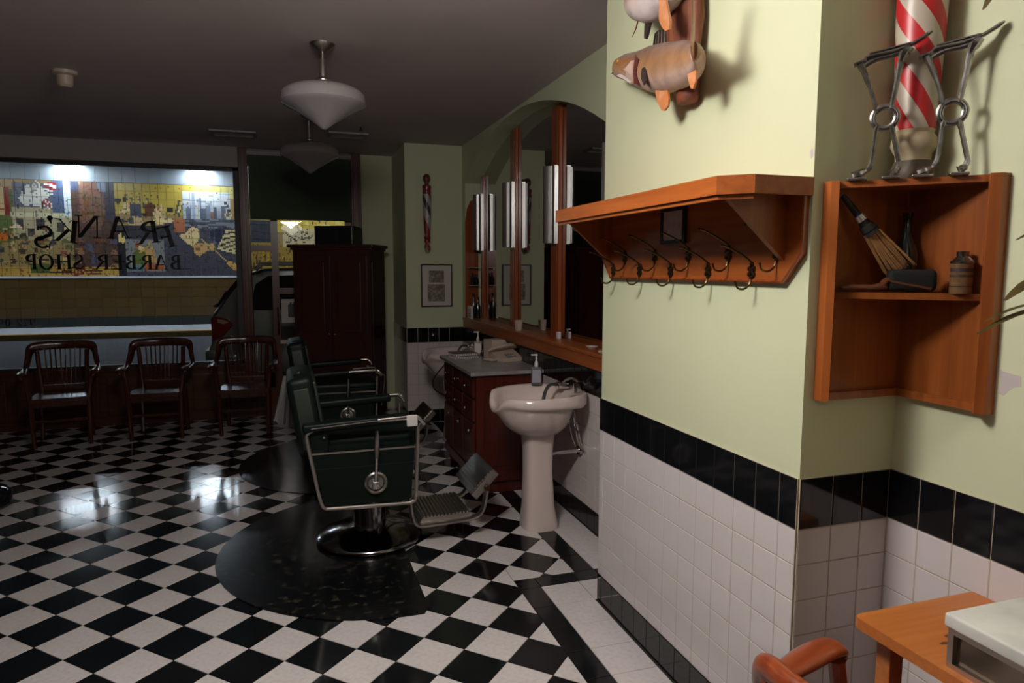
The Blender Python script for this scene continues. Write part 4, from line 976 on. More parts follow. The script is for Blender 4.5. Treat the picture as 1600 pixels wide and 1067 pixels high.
part('paper_slot', ink, t, lambda b: box(b, (-.07, -.02, .1495), (.0, -.012, .152)))
def notebook(label, x, y, z, rz):
    t = thing('notebook', label, 'notebook', (x, y, z), rz, 'spiral notebooks on the worktop')
    part('pages', paper, t, lambda b: box(b, (-.10, -.08, 0), (.10, .08, .018)))
    part('cover', mat('notebook cover', (.10, .09, .10, 1), .5), t, lambda b: box(b, (-.102, -.082, .018), (.102, .082, .021)))
    part('spiral', nickel, t, lambda b: [lathe(b, [(.008, -.002), (.011, -.002), (.011, .002), (.008, .002)], 10, (-.095+i*.019, -.084, .011), Matrix.Rotation(PI/2, 4, 'Y')) for i in range(11)])
notebook('spiral notebook lying on another on the grey marble worktop', 1.34, 5.38, TZ+.022, .1)
notebook('spiral notebook underneath another on the grey marble worktop', 1.345, 5.375, TZ, .16)
def pump(name, label, loc, rz, body, lbl):
    t = thing(name, label, 'bottle', loc, rz)
    part('body', body, t, lambda b: rbox(b, (-.034, -.022, 0), (.034, .022, .115), .008), True)
    part('label', lbl, t, lambda b: box(b, (-.027, -.0235, .015), (.027, -.0215, .10)))
    part('pump', whitep, t, lambda b: (lathe(b, [(0, .114), (.012, .114), (.014, .13), (.010, .15), (.006, .155), (.005, .185), (.010, .187), (.010, .20), (0, .20)], 16), box(b, (-.035, -.006, .189), (0, .006, .198))), True)
pump('soap_bottle', 'clear pump soap bottle with a grey label on the basin rim', (1.52, 4.13, .862), -.3, mat('clear soap', (.10, .10, .12, 1), .1, coat=.5), mat('grey label', (.30, .31, .36, 1), .6))
pump('lotion_bottle', 'white pump lotion bottle on the marble worktop by the notebooks', (1.50, 5.50, TZ), -.3, mat('lotion', (.28, .20, .18, 1), .2), whitep)
t = thing('hair_clipper_case', 'small dark case on the marble worktop beside the lotion bottle', 'case', (1.56, 5.44, TZ), .2); part('case', blackm, t, lambda b: rbox(b, (-.05, -.03, 0), (.05, .03, .03), .008), True)

# ================================================================ BASINS
def basin(loc, label):
    """local +x towards the wall, neck notch at -x"""
    t = thing('shampoo_basin', label, 'basin', loc, 0, 'pedestal shampoo basins')
    part('pedestal', porc, t, lambda b: loft(b, [[(cx+rx*math.copysign(abs(math.cos(a))**.6, math.cos(a)), ry*math.copysign(abs(math.sin(a))**.6, math.sin(a)), z) for a in [2*PI*k/28 for k in range(28)]] for z, rx, ry, cx in ((0, .112, .115, .01), (.03, .110, .112, .01), (.15, .095, .095, .005), (.35, .086, .085, 0), (.5, .088, .088, 0), (.60, .098, .10, 0), (.63, .10, .10, 0))]), True)
    n = 48
    def ring(rxm, rxp, ry, z, cx, notch=0, tilt=0):
        out = []
        for k in range(n):
            a = 2*PI*k/n; c, s = math.cos(a), math.sin(a); ex = .75
            x = (rxp if c > 0 else rxm)*math.copysign(abs(c)**(ex if c > 0 else 1), c); y_ = ry*math.copysign(abs(s)**ex, s)
            dz = -notch*max(0, 1-(abs(y_)/.15)**2) if c < -.3 else 0
            out.append((cx+x, y_, z+dz+tilt*x))
        return out
    o_ = [ring(.09, .09, .09, .60, 0), ring(.16, .13, .15, .615, 0), ring(.215, .16, .205, .66, 0), ring(.25, .18, .24, .715, 0), ring(.268, .195, .26, .765, 0, .03), ring(.274, .215, .268, .79, 0, .05), ring(.288, .276, .288, .796, 0, .06, -.03), ring(.292, .284, .292, .812, 0, .07, -.02), ring(.286, .282, .286, .856, 0, .085, .02), ring(.276, .272, .274, .862, 0, .085, .02), ring(.262, .18, .25, .852, 0, .075), ring(.235, .155, .22, .77, 0), ring(.16, .12, .15, .69, 0), ring(.02, .02, .02, .67, 0)]
    part('bowl', porc, t, lambda b: loft(b, o_), True, 70)
    part('tap', chrome, t, lambda b: (rbox(b, (.13, -.02, .868), (.21, .05, .905), .01), sweep(b, smooth_path([(.17, .015, .90), (.22, .0, .93), (.27, -.03, .905)], 4), .008), lathe(b, [(0, 0), (.03, 0), (.034, .02), (.03, .05), (0, .055)], 18, (.22, -.12, .868))), True)
    part('hose', mat('grey hose', (.12, .12, .12, 1), .3, .6), t, lambda b: sweep(b, smooth_path([(.14, .02, .89), (.08, .0, .895), (.04, -.02, .85), (.02, -.04, .78), (.02, -.05, .73)], 5), .011, seg=8), True)
    part('drain_pipe', chrome, t, lambda b: sweep(b, smooth_path([(.03, 0, .48), (.06, 0, .455), (.12, 0, .46), (.285, 0, .465)], 5), .017, seg=10), True)
    part('wall_flange', chrome, t, lambda b: lathe(b, [(0, 0), (.04, 0), (.03, .012), (0, .014)], 20, (.287, 0, .465), Matrix.Rotation(-PI/2, 4, 'Y')), True)
    for yy in (-.09, -.05, .04):
        part('supply_pipe', chrome, t, lambda b: sweep(b, smooth_path([(.22, yy*.6, .74), (.23, yy, .64), (.25, yy, .54), (.28, yy, .48)], 4), .007, seg=6), True)
    return t
b1 = basin((1.445, 3.90, 0), 'white pedestal shampoo basin with a soap bottle on its rim')
dup(b1, (1.445, 6.16, 0), 0, 'white pedestal shampoo basin in the corner behind the drawer cabinet')
t = thing('power_cord', 'thin black cord looping down beside the drawer cabinet', 'cord', (0, 0, 0))
part('cord', blackm, t, lambda b: sweep(b, smooth_path([(1.25, 5.60, .82), (1.19, 5.64, .74), (1.15, 5.68, .66), (1.17, 5.70, .58), (1.25, 5.66, .53), (1.32, 5.62, .52), (1.34, 5.60, .0)], 6), .006, seg=6), True)

# ================================================================ PILLAR SHELF WITH HOOKS
t = thing('hat_shelf', 'long orange oak hat shelf with a chamfered end on the pillar', 'shelf', (0, 0, 0))
part('top', oak, t, lambda b: prism(b, [(XP, YP+.002), (1.205, YP+.002), (1.135, YP+.065), (1.135, 2.82), (1.19, 2.88), (XP, 2.88)], 'z', 1.842, 1.862))
part('edge_moulding', oak, t, lambda b: (prism(b, [(1.205, YP-.004), (1.129, YP+.062), (1.129, 2.83), (1.141, 2.83), (1.141, YP+.068), (1.21, YP+.006)], 'z', 1.815, 1.866), prism(b, [(1.208, YP+.004), (1.138, YP+.067), (1.138, 2.82), (1.150, 2.82), (1.150, YP+.072), (1.212, YP+.012)], 'z', 1.802, 1.816)))
part('end_moulding', oak, t, lambda b: box(b, (1.203, YP-.004, 1.815), (XP, YP+.008, 1.866), .002))
part('back_board', oak, t, lambda b: prism(b, [(YP+.012, 1.842), (YP+.012, 1.655), (YP+.085, 1.572), (2.80, 1.572), (2.875, 1.655), (2.875, 1.842)], 'x', XP-.018, XP-.0005))
part('bead', oakd, t, lambda b: sweep(b, [(XP-.017, YP+.014, 1.842), (XP-.017, YP+.014, 1.655), (XP-.017, YP+.087, 1.574), (XP-.017, 2.80, 1.574), (XP-.017, 2.873, 1.655), (XP-.017, 2.873, 1.842)], .006, .006, seg=6, up=(1, 0, 0)))
for yy in (1.66, 2.79):
    part('bracket', oakz, t, lambda b: prism(b, [(XP-.019, 1.841), (1.165, 1.841), (1.165, 1.825), (XP-.019, 1.635)], 'y', yy, yy+.02))
def hook_bm(b):     # local: -x out from board
    lathe(b, [(0, 0), (.012, 0), (.010, .006), (0, .008)], 12, (0, 0, .0), Matrix.Rotation(-PI/2, 4, 'Y'))
    for dy, dz in ((-.010, .008), (.010, .008), (-.010, -.010), (.010, -.010), (0, .022), (0, -.022)):
        lathe(b, [(0, 0), (.0085, 0), (.007, .006), (0, .008)], 10, (0, dy, dz), Matrix.Rotation(-PI/2, 4, 'Y'))
    sweep(b, smooth_path([(-.004, 0, .02), (-.012, 0, .034), (-.05, .002, .056), (-.10, .004, .078), (-.112, .004, .079)], 4), [.0034]*16+[.003], seg=6)
    bmesh.ops.create_icosphere(b, subdivisions=1, radius=.0048, matrix=Matrix.Translation((-.115, .004, .079)))
    sweep(b, smooth_path([(-.004, 0, -.02), (-.010, 0, -.042), (-.03, .0, -.056), (-.052, .0, -.052), (-.060, 0, -.038)], 4), .0034, seg=6)
    bmesh.ops.create_icosphere(b, subdivisions=1, radius=.0048, matrix=Matrix.Translation((-.061, 0, -.034)))
hooks = [(2.656, 1.66), (2.404, 1.66), (2.165, 1.66), (1.927, 1.66), (1.692, 1.66), (2.764, 1.604), (2.524, 1.604), (2.283, 1.604), (2.039, 1.604), (1.805, 1.604)]
bh = NB(); hook_bm(bh); hk = obj('hook', bh, brass, t, True); hk.location = (XP-.018, *hooks[0])
for y_, z_ in hooks[1:]:
    c_ = bpy.data.objects.new('hook', hk.data); COL.objects.link(c_); c_.parent = t; c_.location = (XP-.018, y_, z_)
t = thing('small_framed_photo', 'small black framed photograph on the hat shelf back board', 'picture', (XP-.018, 2.265, 1.705))
part('frame', blackm, t, lambda b: (box(b, (-.012, -.085, 0), (0, -.068, .135)), box(b, (-.012, .068, 0), (0, .085, .135)), box(b, (-.012, -.068, 0), (0, .068, .014)), box(b, (-.012, -.068, .121), (0, .068, .135))))
part('photograph', mat('faded photo', (.55, .40, .36, 1), .35, noise=(30, (.36, .24, .21, 1), .3)), t, lambda b: box(b, (-.008, -.068, .014), (-.001, .068, .121)))

# ================================================================ FISH TROPHY
t = thing('fish_trophy', 'mounted bass and catfish trophy on a driftwood log on the pillar', 'trophy', (0, 0, 0))
drift = wood('driftwood', (.10, .028, .014, 1), (.26, .075, .03, 1), .6, axis=2, scale=20, coat=0)
part('log', drift, t, lambda b: loft(b, [[(x0+rx*math.cos(a)*(1+.12*math.sin(3*a+z*30)), y0+ry*math.sin(a)*(1+.1*math.sin(4*a+z*20)), z) for a in [2*PI*k/18 for k in range(18)]] for x0, y0, rx, ry, z in ((1.365, 2.17, .030, .042, 2.196), (1.362, 2.17, .034, .052, 2.212), (1.36, 2.165, .036, .062, 2.28), (1.36, 2.19, .036, .09, 2.36), (1.36, 2.205, .036, .11, 2.48), (1.36, 2.22, .036, .11, 2.62), (1.36, 2.23, .03, .08, 2.76))]), True, 60)
bassm = mat('bass skin', (.95, .92, .9, 1), .5, noise=(16, (.30, .24, .22, 1), .3), bump=.4)
# paint: pale belly, tan flank, grey back along local height
nt = bassm.node_tree; pb = nt.nodes['Principled BSDF']; tcn = nt.nodes.new('ShaderNodeVertexColor'); tcn.layer_name = 'paint'
mxn = nt.nodes.new('ShaderNodeMix'); mxn.data_type = 'RGBA'; mxn.blend_type = 'MULTIPLY'; mxn.inputs['Factor'].default_value = .6
oldl = pb.inputs['Base Color'].links[0].from_socket; nt.links.new(tcn.outputs[0], mxn.inputs['A']); nt.links.new(oldl, mxn.inputs['B']); nt.links.new(mxn.outputs['Result'], pb.inputs['Base Color'])
bass = [ (1.310, 2.642, 2.422, 2.407, 0.010), (1.313, 2.631, 2.458, 2.399, 0.022), (1.316, 2.609, 2.467, 2.388, 0.034), (1.320, 2.543, 2.466, 2.359, 0.046), (1.325, 2.451, 2.450, 2.312, 0.056), (1.328, 2.362, 2.444, 2.274, 0.062), (1.325, 2.242, 2.421, 2.242, 0.064), (1.310, 2.120, 2.389, 2.230, 0.060), (1.285, 2.026, 2.355, 2.226, 0.046), (1.260, 1.961, 2.317, 2.235, 0.030), (1.238, 1.930, 2.306, 2.247, 0.018), (1.220, 1.914, 2.314, 2.256, 0.012) ]
def fish_body(b, st):
    # interpolate stations
    ss = []
    for i in range(len(st)-1):
        for k in range(4):
            f_ = k/4; f2 = f_*f_*(3-2*f_)*.3+f_*.7; ss.append([st[i][q]*(1-f2)+st[i+1][q]*f2 for q in range(5)])
    ss.append(list(st[-1])); rings = []
    for i, (x, y_, zt, zb, hw) in enumerate(ss):
        zc, hh = (zt+zb)/2, (zt-zb)/2
        a_ = ss[max(0, i-1)]; c_ = ss[min(len(ss)-1, i+1)]; tx, ty = c_[0]-a_[0], c_[1]-a_[1]; L = math.hypot(tx, ty) or 1; nx, ny = ty/L, -tx/L
        rings.append([(x+nx*hw*math.cos(an), y_+ny*hw*math.cos(an), zc+hh*math.sin(an)) for an in [2*PI*k/24 for k in range(24)]])
    loft(b, rings)
fb = part('bass_body', bassm, t, lambda b: fish_body(b, bass), True, 70)
def paint_fish(o, zfun, cols_):
    me = o.data; at = me.color_attributes.new('paint', 'FLOAT_COLOR', 'POINT'); d = []
    for v in me.vertices:
        h = zfun(v.co); h = max(0, min(.999, h))*(len(cols_)-1); i = int(h); f_ = h-i
        d += [cols_[i][q]*(1-f_)+cols_[i+1][q]*f_ for q in range(3)]+[1]
    at.data.foreach_set('color', d)
def bz(co):
    for s0, s1 in zip(bass, bass[1:]):
        if s0[1] >= co.y >= s1[1]: f_ = (s0[1]-co.y)/(s0[1]-s1[1]+1e-6); zt = s0[2]*(1-f_)+s1[2]*f_; zb = s0[3]*(1-f_)+s1[3]*f_; return (co.z-zb)/(zt-zb+1e-6)
    return .6
paint_fish(fb, bz, [(.52, .41, .36), (.46, .33, .27), (.36, .20, .10), (.30, .15, .065), (.24, .14, .09), (.24, .17, .14)])
finm = mat('orange fin', (.50, .18, .06, 1), .45, noise=(25, (.58, .32, .2, 1), .3)); findk = mat('dark fin', (.035, .022, .018, 1), .5)
def fin(name, m_, pts, x, th=.006, par=fb):
    return part(name, m_, par, lambda b: sheet(b, [(x if len(p) == 2 else p[2], p[0], p[1]) for p in pts], th, 0))
fin('dorsal_fin', findk, [(2.374, 2.432), (2.357, 2.487), (2.329, 2.490), (2.275, 2.475), (2.221, 2.453), (2.178, 2.427), (2.156, 2.390), (2.250, 2.410)], 1.335, .006)
for k, (a_, c_) in enumerate(zip([(2.346, 2.432), (2.327, 2.431), (2.304, 2.427), (2.281, 2.422), (2.258, 2.418), (2.236, 2.413), (2.215, 2.409), (2.193, 2.405)], [(2.343, 2.482), (2.325, 2.483), (2.302, 2.480), (2.279, 2.475), (2.256, 2.468), (2.234, 2.459), (2.212, 2.450), (2.191, 2.438)])):
    part('fin_spine', mat('fin spine', (.13, .08, .05, 1), .5), fb, lambda b: cyl(b, (1.331, a_[0], a_[1]-.008), (1.331, c_[0], c_[1]), .0018, 6))
fin('pelvic_fin', finm, [(2.290, 2.262), (2.275, 2.220), (2.241, 2.181), (2.223, 2.175), (2.198, 2.188), (2.194, 2.209), (2.204, 2.245)], 1.305, .008)
fin('anal_fin', finm, [(1.998, 2.245), (1.990, 2.217), (1.974, 2.189), (1.962, 2.184), (1.949, 2.204), (1.948, 2.247), (1.963, 2.270)], 1.255, .008)
part('pectoral_fin', findk, fb, lambda b: sheet(b, [(1.270, 2.330, 2.356), (1.260, 2.319, 2.310), (1.255, 2.289, 2.277), (1.256, 2.276, 2.290), (1.262, 2.286, 2.324), (1.268, 2.306, 2.352)], .006, 0))
gillm = mat('gill', (.10, .02, .015, 1), .5)
part('gill_cover', gillm, fb, lambda b: sheet(b, [(1.285, 2.405, 2.418), (1.272, 2.382, 2.395), (1.268, 2.386, 2.355), (1.276, 2.394, 2.310), (1.284, 2.372, 2.300), (1.268, 2.368, 2.345), (1.270, 2.352, 2.385)], .014, 0))
part('cheek', mat('cheek', (.60, .42, .35, 1), .4), fb, lambda b: sheet(b, [(1.287, 2.555, 2.405), (1.276, 2.470, 2.385), (1.266, 2.398, 2.395), (1.266, 2.398, 2.340), (1.276, 2.405, 2.316), (1.284, 2.460, 2.345), (1.292, 2.545, 2.385)], .014, 0))
part('cheek_patch', mat('cheek patch', (.30, .12, .035, 1), .45), fb, lambda b: sheet(b, [(1.279, 2.536, 2.426), (1.279, 2.492, 2.426), (1.279, 2.439, 2.413), (1.279, 2.408, 2.388), (1.279, 2.437, 2.370), (1.279, 2.501, 2.382)], .012, 0))
part('jaw', mat('pale jaw', (.58, .47, .44, 1), .45), fb, lambda b: sheet(b, [(1.285, 2.563, 2.384), (1.285, 2.513, 2.378), (1.285, 2.448, 2.357), (1.285, 2.432, 2.331), (1.285, 2.442, 2.322), (1.285, 2.496, 2.352)], .012, 0))
part('mouth', gillm, fb, lambda b: sheet(b, [(1.300, 2.640, 2.412), (1.288, 2.580, 2.412), (1.281, 2.520, 2.398), (1.283, 2.522, 2.392), (1.290, 2.582, 2.404)], .012, 0))
part('eye', mat('fish eye', (.30, .12, .02, 1), .15, coat=.8), fb, lambda b: bmesh.ops.create_uvsphere(b, u_segments=14, v_segments=10, radius=.013, matrix=Matrix.Translation((1.284, 2.555, 2.435))), True)
tl = part('tail_fin', mat('tail fin', (.40, .20, .11, 1), .45, noise=(25, (.25, .12, .07, 1), .3)), fb, lambda b: sheet(b, [(1.236, 1.932, 2.252), (1.226, 1.922, 2.310), (1.205, 1.895, 2.375), (1.182, 1.868, 2.445), (1.168, 1.848, 2.452), (1.178, 1.860, 2.39), (1.182, 1.866, 2.345), (1.172, 1.852, 2.310), (1.158, 1.832, 2.268), (1.185, 1.872, 2.262)], .006, 0))
cat = [(1.29, 2.432, 2.615, 2.575, .02), (1.287, 2.420, 2.635, 2.555, .045), (1.285, 2.392, 2.655, 2.535, .064), (1.283, 2.335, 2.675, 2.509, .074), (1.283, 2.27, 2.695, 2.497, .076), (1.285, 2.18, 2.72, 2.505, .072), (1.29, 2.10, 2.75, 2.545, .06), (1.30, 2.03, 2.77, 2.60, .045), (1.31, 1.96, 2.77, 2.65, .03)]
cb = part('catfish_body', bassm, t, lambda b: fish_body(b, cat), True, 70)
def cz(co):
    for s0, s1 in zip(cat, cat[1:]):
        if s0[1] >= co.y >= s1[1]: f_ = (s0[1]-co.y)/(s0[1]-s1[1]+1e-6); zt = s0[2]*(1-f_)+s1[2]*f_; zb = s0[3]*(1-f_)+s1[3]*f_; return (co.z-zb)/(zt-zb+1e-6)
    return .6
paint_fish(cb, cz, [(.58, .51, .50), (.56, .48, .46), (.50, .34, .25), (.42, .22, .12), (.32, .15, .08)])
fin('pectoral_fin', finm, [(2.172, 2.530), (2.168, 2.462), (2.146, 2.430), (2.124, 2.412), (2.100, 2.410), (2.098, 2.440), (2.130, 2.520)], 1.245, .009, cb)
part('barbel', brn, cb, lambda b: sweep(b, [(1.262, 2.356, 2.528), (1.26, 2.369, 2.499), (1.258, 2.393, 2.477)], [.003, .0025, .0012], seg=6))
fin('spike', findk, [(2.350, 2.520), (2.352, 2.464), (2.342, 2.458), (2.334, 2.465), (2.308, 2.508)], 1.29, .01, cb)

# ================================================================ CORNER CABINET
CX0, CY0, CZ0, CZ1 = 1.448, 1.285, 1.235, 1.853
t = thing('corner_cabinet', 'triangular orange oak corner cabinet with one shelf and a glass front', 'cabinet', (0, 0, 0))
part('back_panel', oakz, t, lambda b: box(b, (CX0, YP-.012, CZ0), (XR-.001, YP-.0005, CZ1-.018)))
part('back_panel', oakz, t, lambda b: box(b, (XR-.012, CY0, CZ0), (XR-.0005, YP-.013, CZ1-.018)))
part('post', oakz, t, lambda b: prism(b, [(CX0-.012, YP-.0005), (CX0-.012, YP-.03), (CX0+.002, YP-.045), (CX0+.022, YP-.025), (CX0+.022, YP-.0005)], 'z', CZ0, CZ1))
part('post', oakz, t, lambda b: prism(b, [(XR-.0005, CY0-.010), (XR-.03, CY0-.010), (XR-.05, CY0+.006), (XR-.03, CY0+.026), (XR-.0005, CY0+.026)], 'z', CZ0-.002, CZ1))
tri = lambda g: [(CX0+g, YP-.013), (XR-.013, YP-.013), (XR-.013, CY0+g)]
part('top', oakz, t, lambda b: prism(b, tri(.012), 'z', CZ1-.018, CZ1))
part('shelf', oakz, t, lambda b: prism(b, tri(.03), 'z', 1.528, 1.546))
part('bottom_strip', oakz, t, lambda b: (box(b, (CX0+.022, YP-.026, CZ0), (XR-.013, YP-.0125, CZ0+.022)), box(b, (XR-.026, CY0+.026, CZ0), (XR-.0125, YP-.026, CZ0+.022))))
def cpane(b):
    p0, p1 = Vector((CX0+.016, YP-.024)), Vector((XR-.034, CY0+.018)); d_ = (p1-p0).normalized(); n_ = Vector((-d_.y, d_.x))*.0015
    prism(b, [tuple(p0-n_), tuple(p1-n_), tuple(p1+n_), tuple(p0+n_)], 'z', CZ0+.03, CZ1-.02)
part('glass_pane', cabglass, t, cpane)
part('screw', brass, t, lambda b: [lathe(b, [(0, 0), (.004, 0), (.003, .002), (0, .003)], 8, (XR-.012, 1.31, z), Matrix.Rotation(-PI/2, 4, 'Y')) for z in (1.275, 1.80)])
ZS = 1.546
# whisk broom
t = thing('whisk_broom', 'straw whisk broom with a black handle leaning in the corner cabinet', 'broom', (1.475, 1.560, 1.80))
A_ = Vector((1.480, 1.552, 1.815)); B_ = Vector((1.628, 1.485, 1.612)); dr = (B_-A_)
A_ -= t.location; lt = lambda f_: tuple(A_+dr*f_)
part('handle', blackm, t, lambda b: sweep(b, [lt(0), lt(.08), lt(.3), lt(.42)], [.007, .009, .010, .017], seg=12), True)
part('binding', mat('dark binding', (.03, .025, .022, 1), .5), t, lambda b: (sweep(b, [lt(.40), lt(.47)], [.019, .021], seg=12), sweep(b, [lt(.48), lt(.52)], [.022, .023], seg=12)), True)
part('band', mat('tin band', (.70, .62, .55, 1), .25, .8), t, lambda b: sweep(b, [lt(.27), lt(.34)], [.0145, .0165], seg=12), True)
def straw(b):
    rs = random.Random(5); side = Vector((.74, -.55, .5)).normalized(); oth = dr.normalized().cross(side)
    for k in range(130):
        u_, v_ = rs.uniform(-1, 1), rs.uniform(-1, 1); a_ = A_+dr*.5+side*u_*.020+oth*v_*.012; e_ = A_+dr*rs.uniform(.95, 1.04)+side*u_*.038+oth*v_*.018
        sweep(b, [a_, (a_+e_)/2+side*rs.uniform(-.002, .002), e_], [.0022, .0022, .0012], seg=4)
o = part('straw', mat('straw', (.42, .20, .07, 1), .7, noise=(60, (.26, .11, .035, 1), .4)), t, straw); o['kind'] = 'stuff'
# brush
t = thing('clothes_brush', 'black bristle clothes brush with a wooden handle on the cabinet shelf', 'brush', (1.514, 1.534, ZS))
dv = Vector((.205, -.15, 0)).normalized(); br = lambda s_, z_: tuple(dv*s_+Vector((.0, .0, z_)))
part('handle', wood('brush wood', (.10, .03, .014, 1), (.16, .05, .02, 1), .3, axis=0), t, lambda b: sweep(b, [br(-.03, .012), br(.0, .014), br(.05, .013), br(.085, .020)], [.012, .014, .013, .02], [.008, .010, .009, .012], seg=12), True)
part('back', MATS['brush wood'], t, lambda b: sweep(b, smooth_path([br(.075, .022), br(.085, .035), br(.10, .03), br(.19, .012)], 4), .026, .008, seg=10), True)
part('bristles', mat('black bristles', (.005, .005, .006, 1), .8, bump=.5), t, lambda b: rbox(b, (.085, -.024, .004), (.205, .024, .064), .015, Matrix.Rotation(math.atan2(dv.y, dv.x), 4, 'Z')), True)
# bottle and can
bottle('green_bottle', 'dark green glass bottle at the back of the corner cabinet', 'bottle', (1.694, 1.528, ZS), [(0, 0), (.030, 0), (.032, .01), (.032, .11), (.012, .16), (.011, .21), (.014, .212), (.014, .225), (0, .225)], mat('green glass', (.006, .016, .010, 1), .08, coat=.6))
t = thing('talc_tin', 'old brown talc tin with printed label in the corner cabinet', 'tin', (1.703, 1.358, ZS))
part('body', mat('tin print', (.26, .14, .06, 1), .35, .2, noise=(30, (.16, .08, .04, 1), .3)), t, lambda b: lathe(b, [(0, 0), (.0255, 0), (.0265, .003), (.0265, .082), (0, .083)], 28), True)
part('shoulder', castm, t, lambda b: lathe(b, [(0, .08), (.028, .08), (.028, .085), (.015, .098), (0, .098)], 28), True)
part('cap', castm, t, lambda b: lathe(b, [(0, .097), (.014, .097), (.015, .112), (0, .113)], 20), True)
part('label_band', mat('label print', (.05, .03, .03, 1), .5), t, lambda b: [box(b, (-.0325, -.0325, 0), (-.0325, -.0325, 0)) if False else lathe(b, [(.0262, z), (.0269, z), (.0269, z+h_), (.0262, z+h_)], 28) for z, h_ in ((.018, .003), (.058, .010), (.044, .006))])

# cast foot rests on the cabinet
def foot_rest(ring_s, label):
    """s runs along the cabinet's diagonal front"""
    d_ = Vector((.7071, -.7071, 0)); org = Vector((1.5925, 1.4275, CZ1))+d_*ring_s+Vector((.012, .012, 0))
    t = thing('shoe_foot_rest', label, 'foot rest', org, -PI/4, 'cast shoe shine foot rests on the corner cabinet')
    q = lambda s_, z_, y_=0: (s_, y_, z_-1.855)
    part('tread', castm, t, lambda b: (sweep(b, smooth_path([q(-.082, 2.168), q(-.058, 2.176), q(-.045, 2.186), q(.02, 2.194), q(.06, 2.208), q(.098, 2.232)], 3), [.018]*15+[.006], [.005]*15+[.003], seg=8), sweep(b, [q(-.045, 2.19), q(.05, 2.205)], .022, .004, seg=8), sweep(b, smooth_path([q(-.06, 2.165), q(-.03, 2.180), q(.01, 2.185), q(.05, 2.198)], 3), .004, .010, seg=6)), True)
    part('ring', castm, t, lambda b: sweep(b, [q(.029*math.cos(2*PI*k/24), 2.021+.029*math.sin(2*PI*k/24)) for k in range(24)], .009, .006, seg=8, up=(0, 1, 0), closed=True), True)
    for pts_, w_ in (([q(-.068, 2.172), q(-.058, 2.15), q(-.040, 2.105), q(-.027, 2.062), q(-.022, 2.036)], [.008, .006, .0045, .005, .006]), ([q(.046, 2.20), q(.032, 2.172), q(.026, 2.127), q(.018, 2.07), q(.014, 2.044)], [.012, .007, .0055, .005, .006]),
                     ([q(-.016, 2.0), q(-.020, 1.985), q(-.024, 1.93), q(-.030, 1.892), q(-.048, 1.878), q(-.072, 1.869)], [.006, .005, .005, .006, .009, .010]), ([q(.016, 1.998), q(.022, 1.975), q(.036, 1.915), q(.040, 1.892), q(.034, 1.878), q(.022, 1.870)], [.006, .005, .005, .006, .008, .010])):
        part('strut', castm, t, lambda b: sweep(b, smooth_path(pts_, 3), [1.3*w_[min(len(w_)-1, int(i/3))] for i in range(3*(len(pts_)-1)+1)], seg=8, up=(0, 1, 0)), True)
    part('foot', castm, t, lambda b: (rbox(b, (-.085, -.028, 0), (-.035, .028, .008), .003), rbox(b, (.0, -.028, 0), (.045, .028, .008), .003)), True)
    return t
foot_rest(-.074, 'polished cast iron shoe foot rest standing next to the pillar')
foot_rest(.081, 'polished cast iron shoe foot rest standing next to the right wall')
# big barber pole
t = thing('barber_pole', 'thick red and white striped wooden barber pole standing on the corner cabinet', 'barber pole', (1.668, 1.500, CZ1))
cream = mat('cream paint', (.46, .37, .24, 1), .4, noise=(14, (.34, .25, .15, 1), .4)); redp = (.50, .018, .022, 1); cr = (.50, .43, .34, 1)
part('shaft', stripe_mat('big pole stripes', [(0, redp), (.125, cr), (.25, redp), (.375, cr), (.50, redp), (.625, cr), (.75, redp), (.875, cr)], 1.9, 0, .35), t, lambda b: lathe(b, [(0, .14), (.050, .14), (.053, .2), (.058, .32), (.062, .45), (.064, .6), (.064, .95), (0, .95)], 40), True)
part('lower_turning', cream, t, lambda b: lathe(b, [(0, .055), (.044, .055), (.045, .075), (.052, .085), (.058, .10), (.056, .118), (.048, .130), (.050, .141), (0, .141)], 36), True)
part('foot', mat('dark old wood', (.07, .045, .025, 1), .6, noise=(30, (.12, .08, .05, 1), .4)), t, lambda b: lathe(b, [(0, 0), (.052, 0), (.056, .015), (.054, .035), (.046, .056), (0, .056)], 36), True)

# ================================================================ TABLE, BOX, PLANT
TT = .745
t = thing('side_table', 'orange wooden table against the tiled right wall', 'table', (0, 0, 0))
part('top', tablew, t, lambda b: (prism(b, [(1.325, .2), (XR-.012, .2), (XR-.012, 1.285), (1.345, 1.285), (1.330, 1.280), (1.325, 1.268)], 'z', TT-.028, TT)))
part('apron', mat('dark apron wood', (.05, .018, .008, 1), .5), t, lambda b: box(b, (1.42, 1.235, TT-.11), (XR-.07, 1.25, TT-.0285)))
for x, y_ in ((1.372, 1.21), (XR-.07, 1.21), (1.372, .25), (XR-.07, .25)):
    part('leg', tablew, t, lambda b: box(b, (x, y_, 0), (x+.042, y_+.042, TT-.0285), .003))
part('scorch_mark', mat('scorch', (.10, .03, .008, 1), .5), t, lambda b: [prism(b, [(cx+rx*math.cos(2*PI*k/12)*(1+.3*math.sin(3*k)), cy+ry*math.sin(2*PI*k/12)) for k in range(12)], 'z', TT-.0002, TT+.0003) for cx, cy, rx, ry in ((1.465, 1.135, .014, .006), (1.425, 1.115, .012, .005))])
t = thing('display_box', 'nickel framed glass box with a white marble lid on the table', 'box', (1.345, 1.045, TT))
part('body', mat('mirror glass', (.22, .17, .13, 1), .12, .9), t, lambda b: box(b, (.012, -.50, .004), (.37, -.012, .085)))
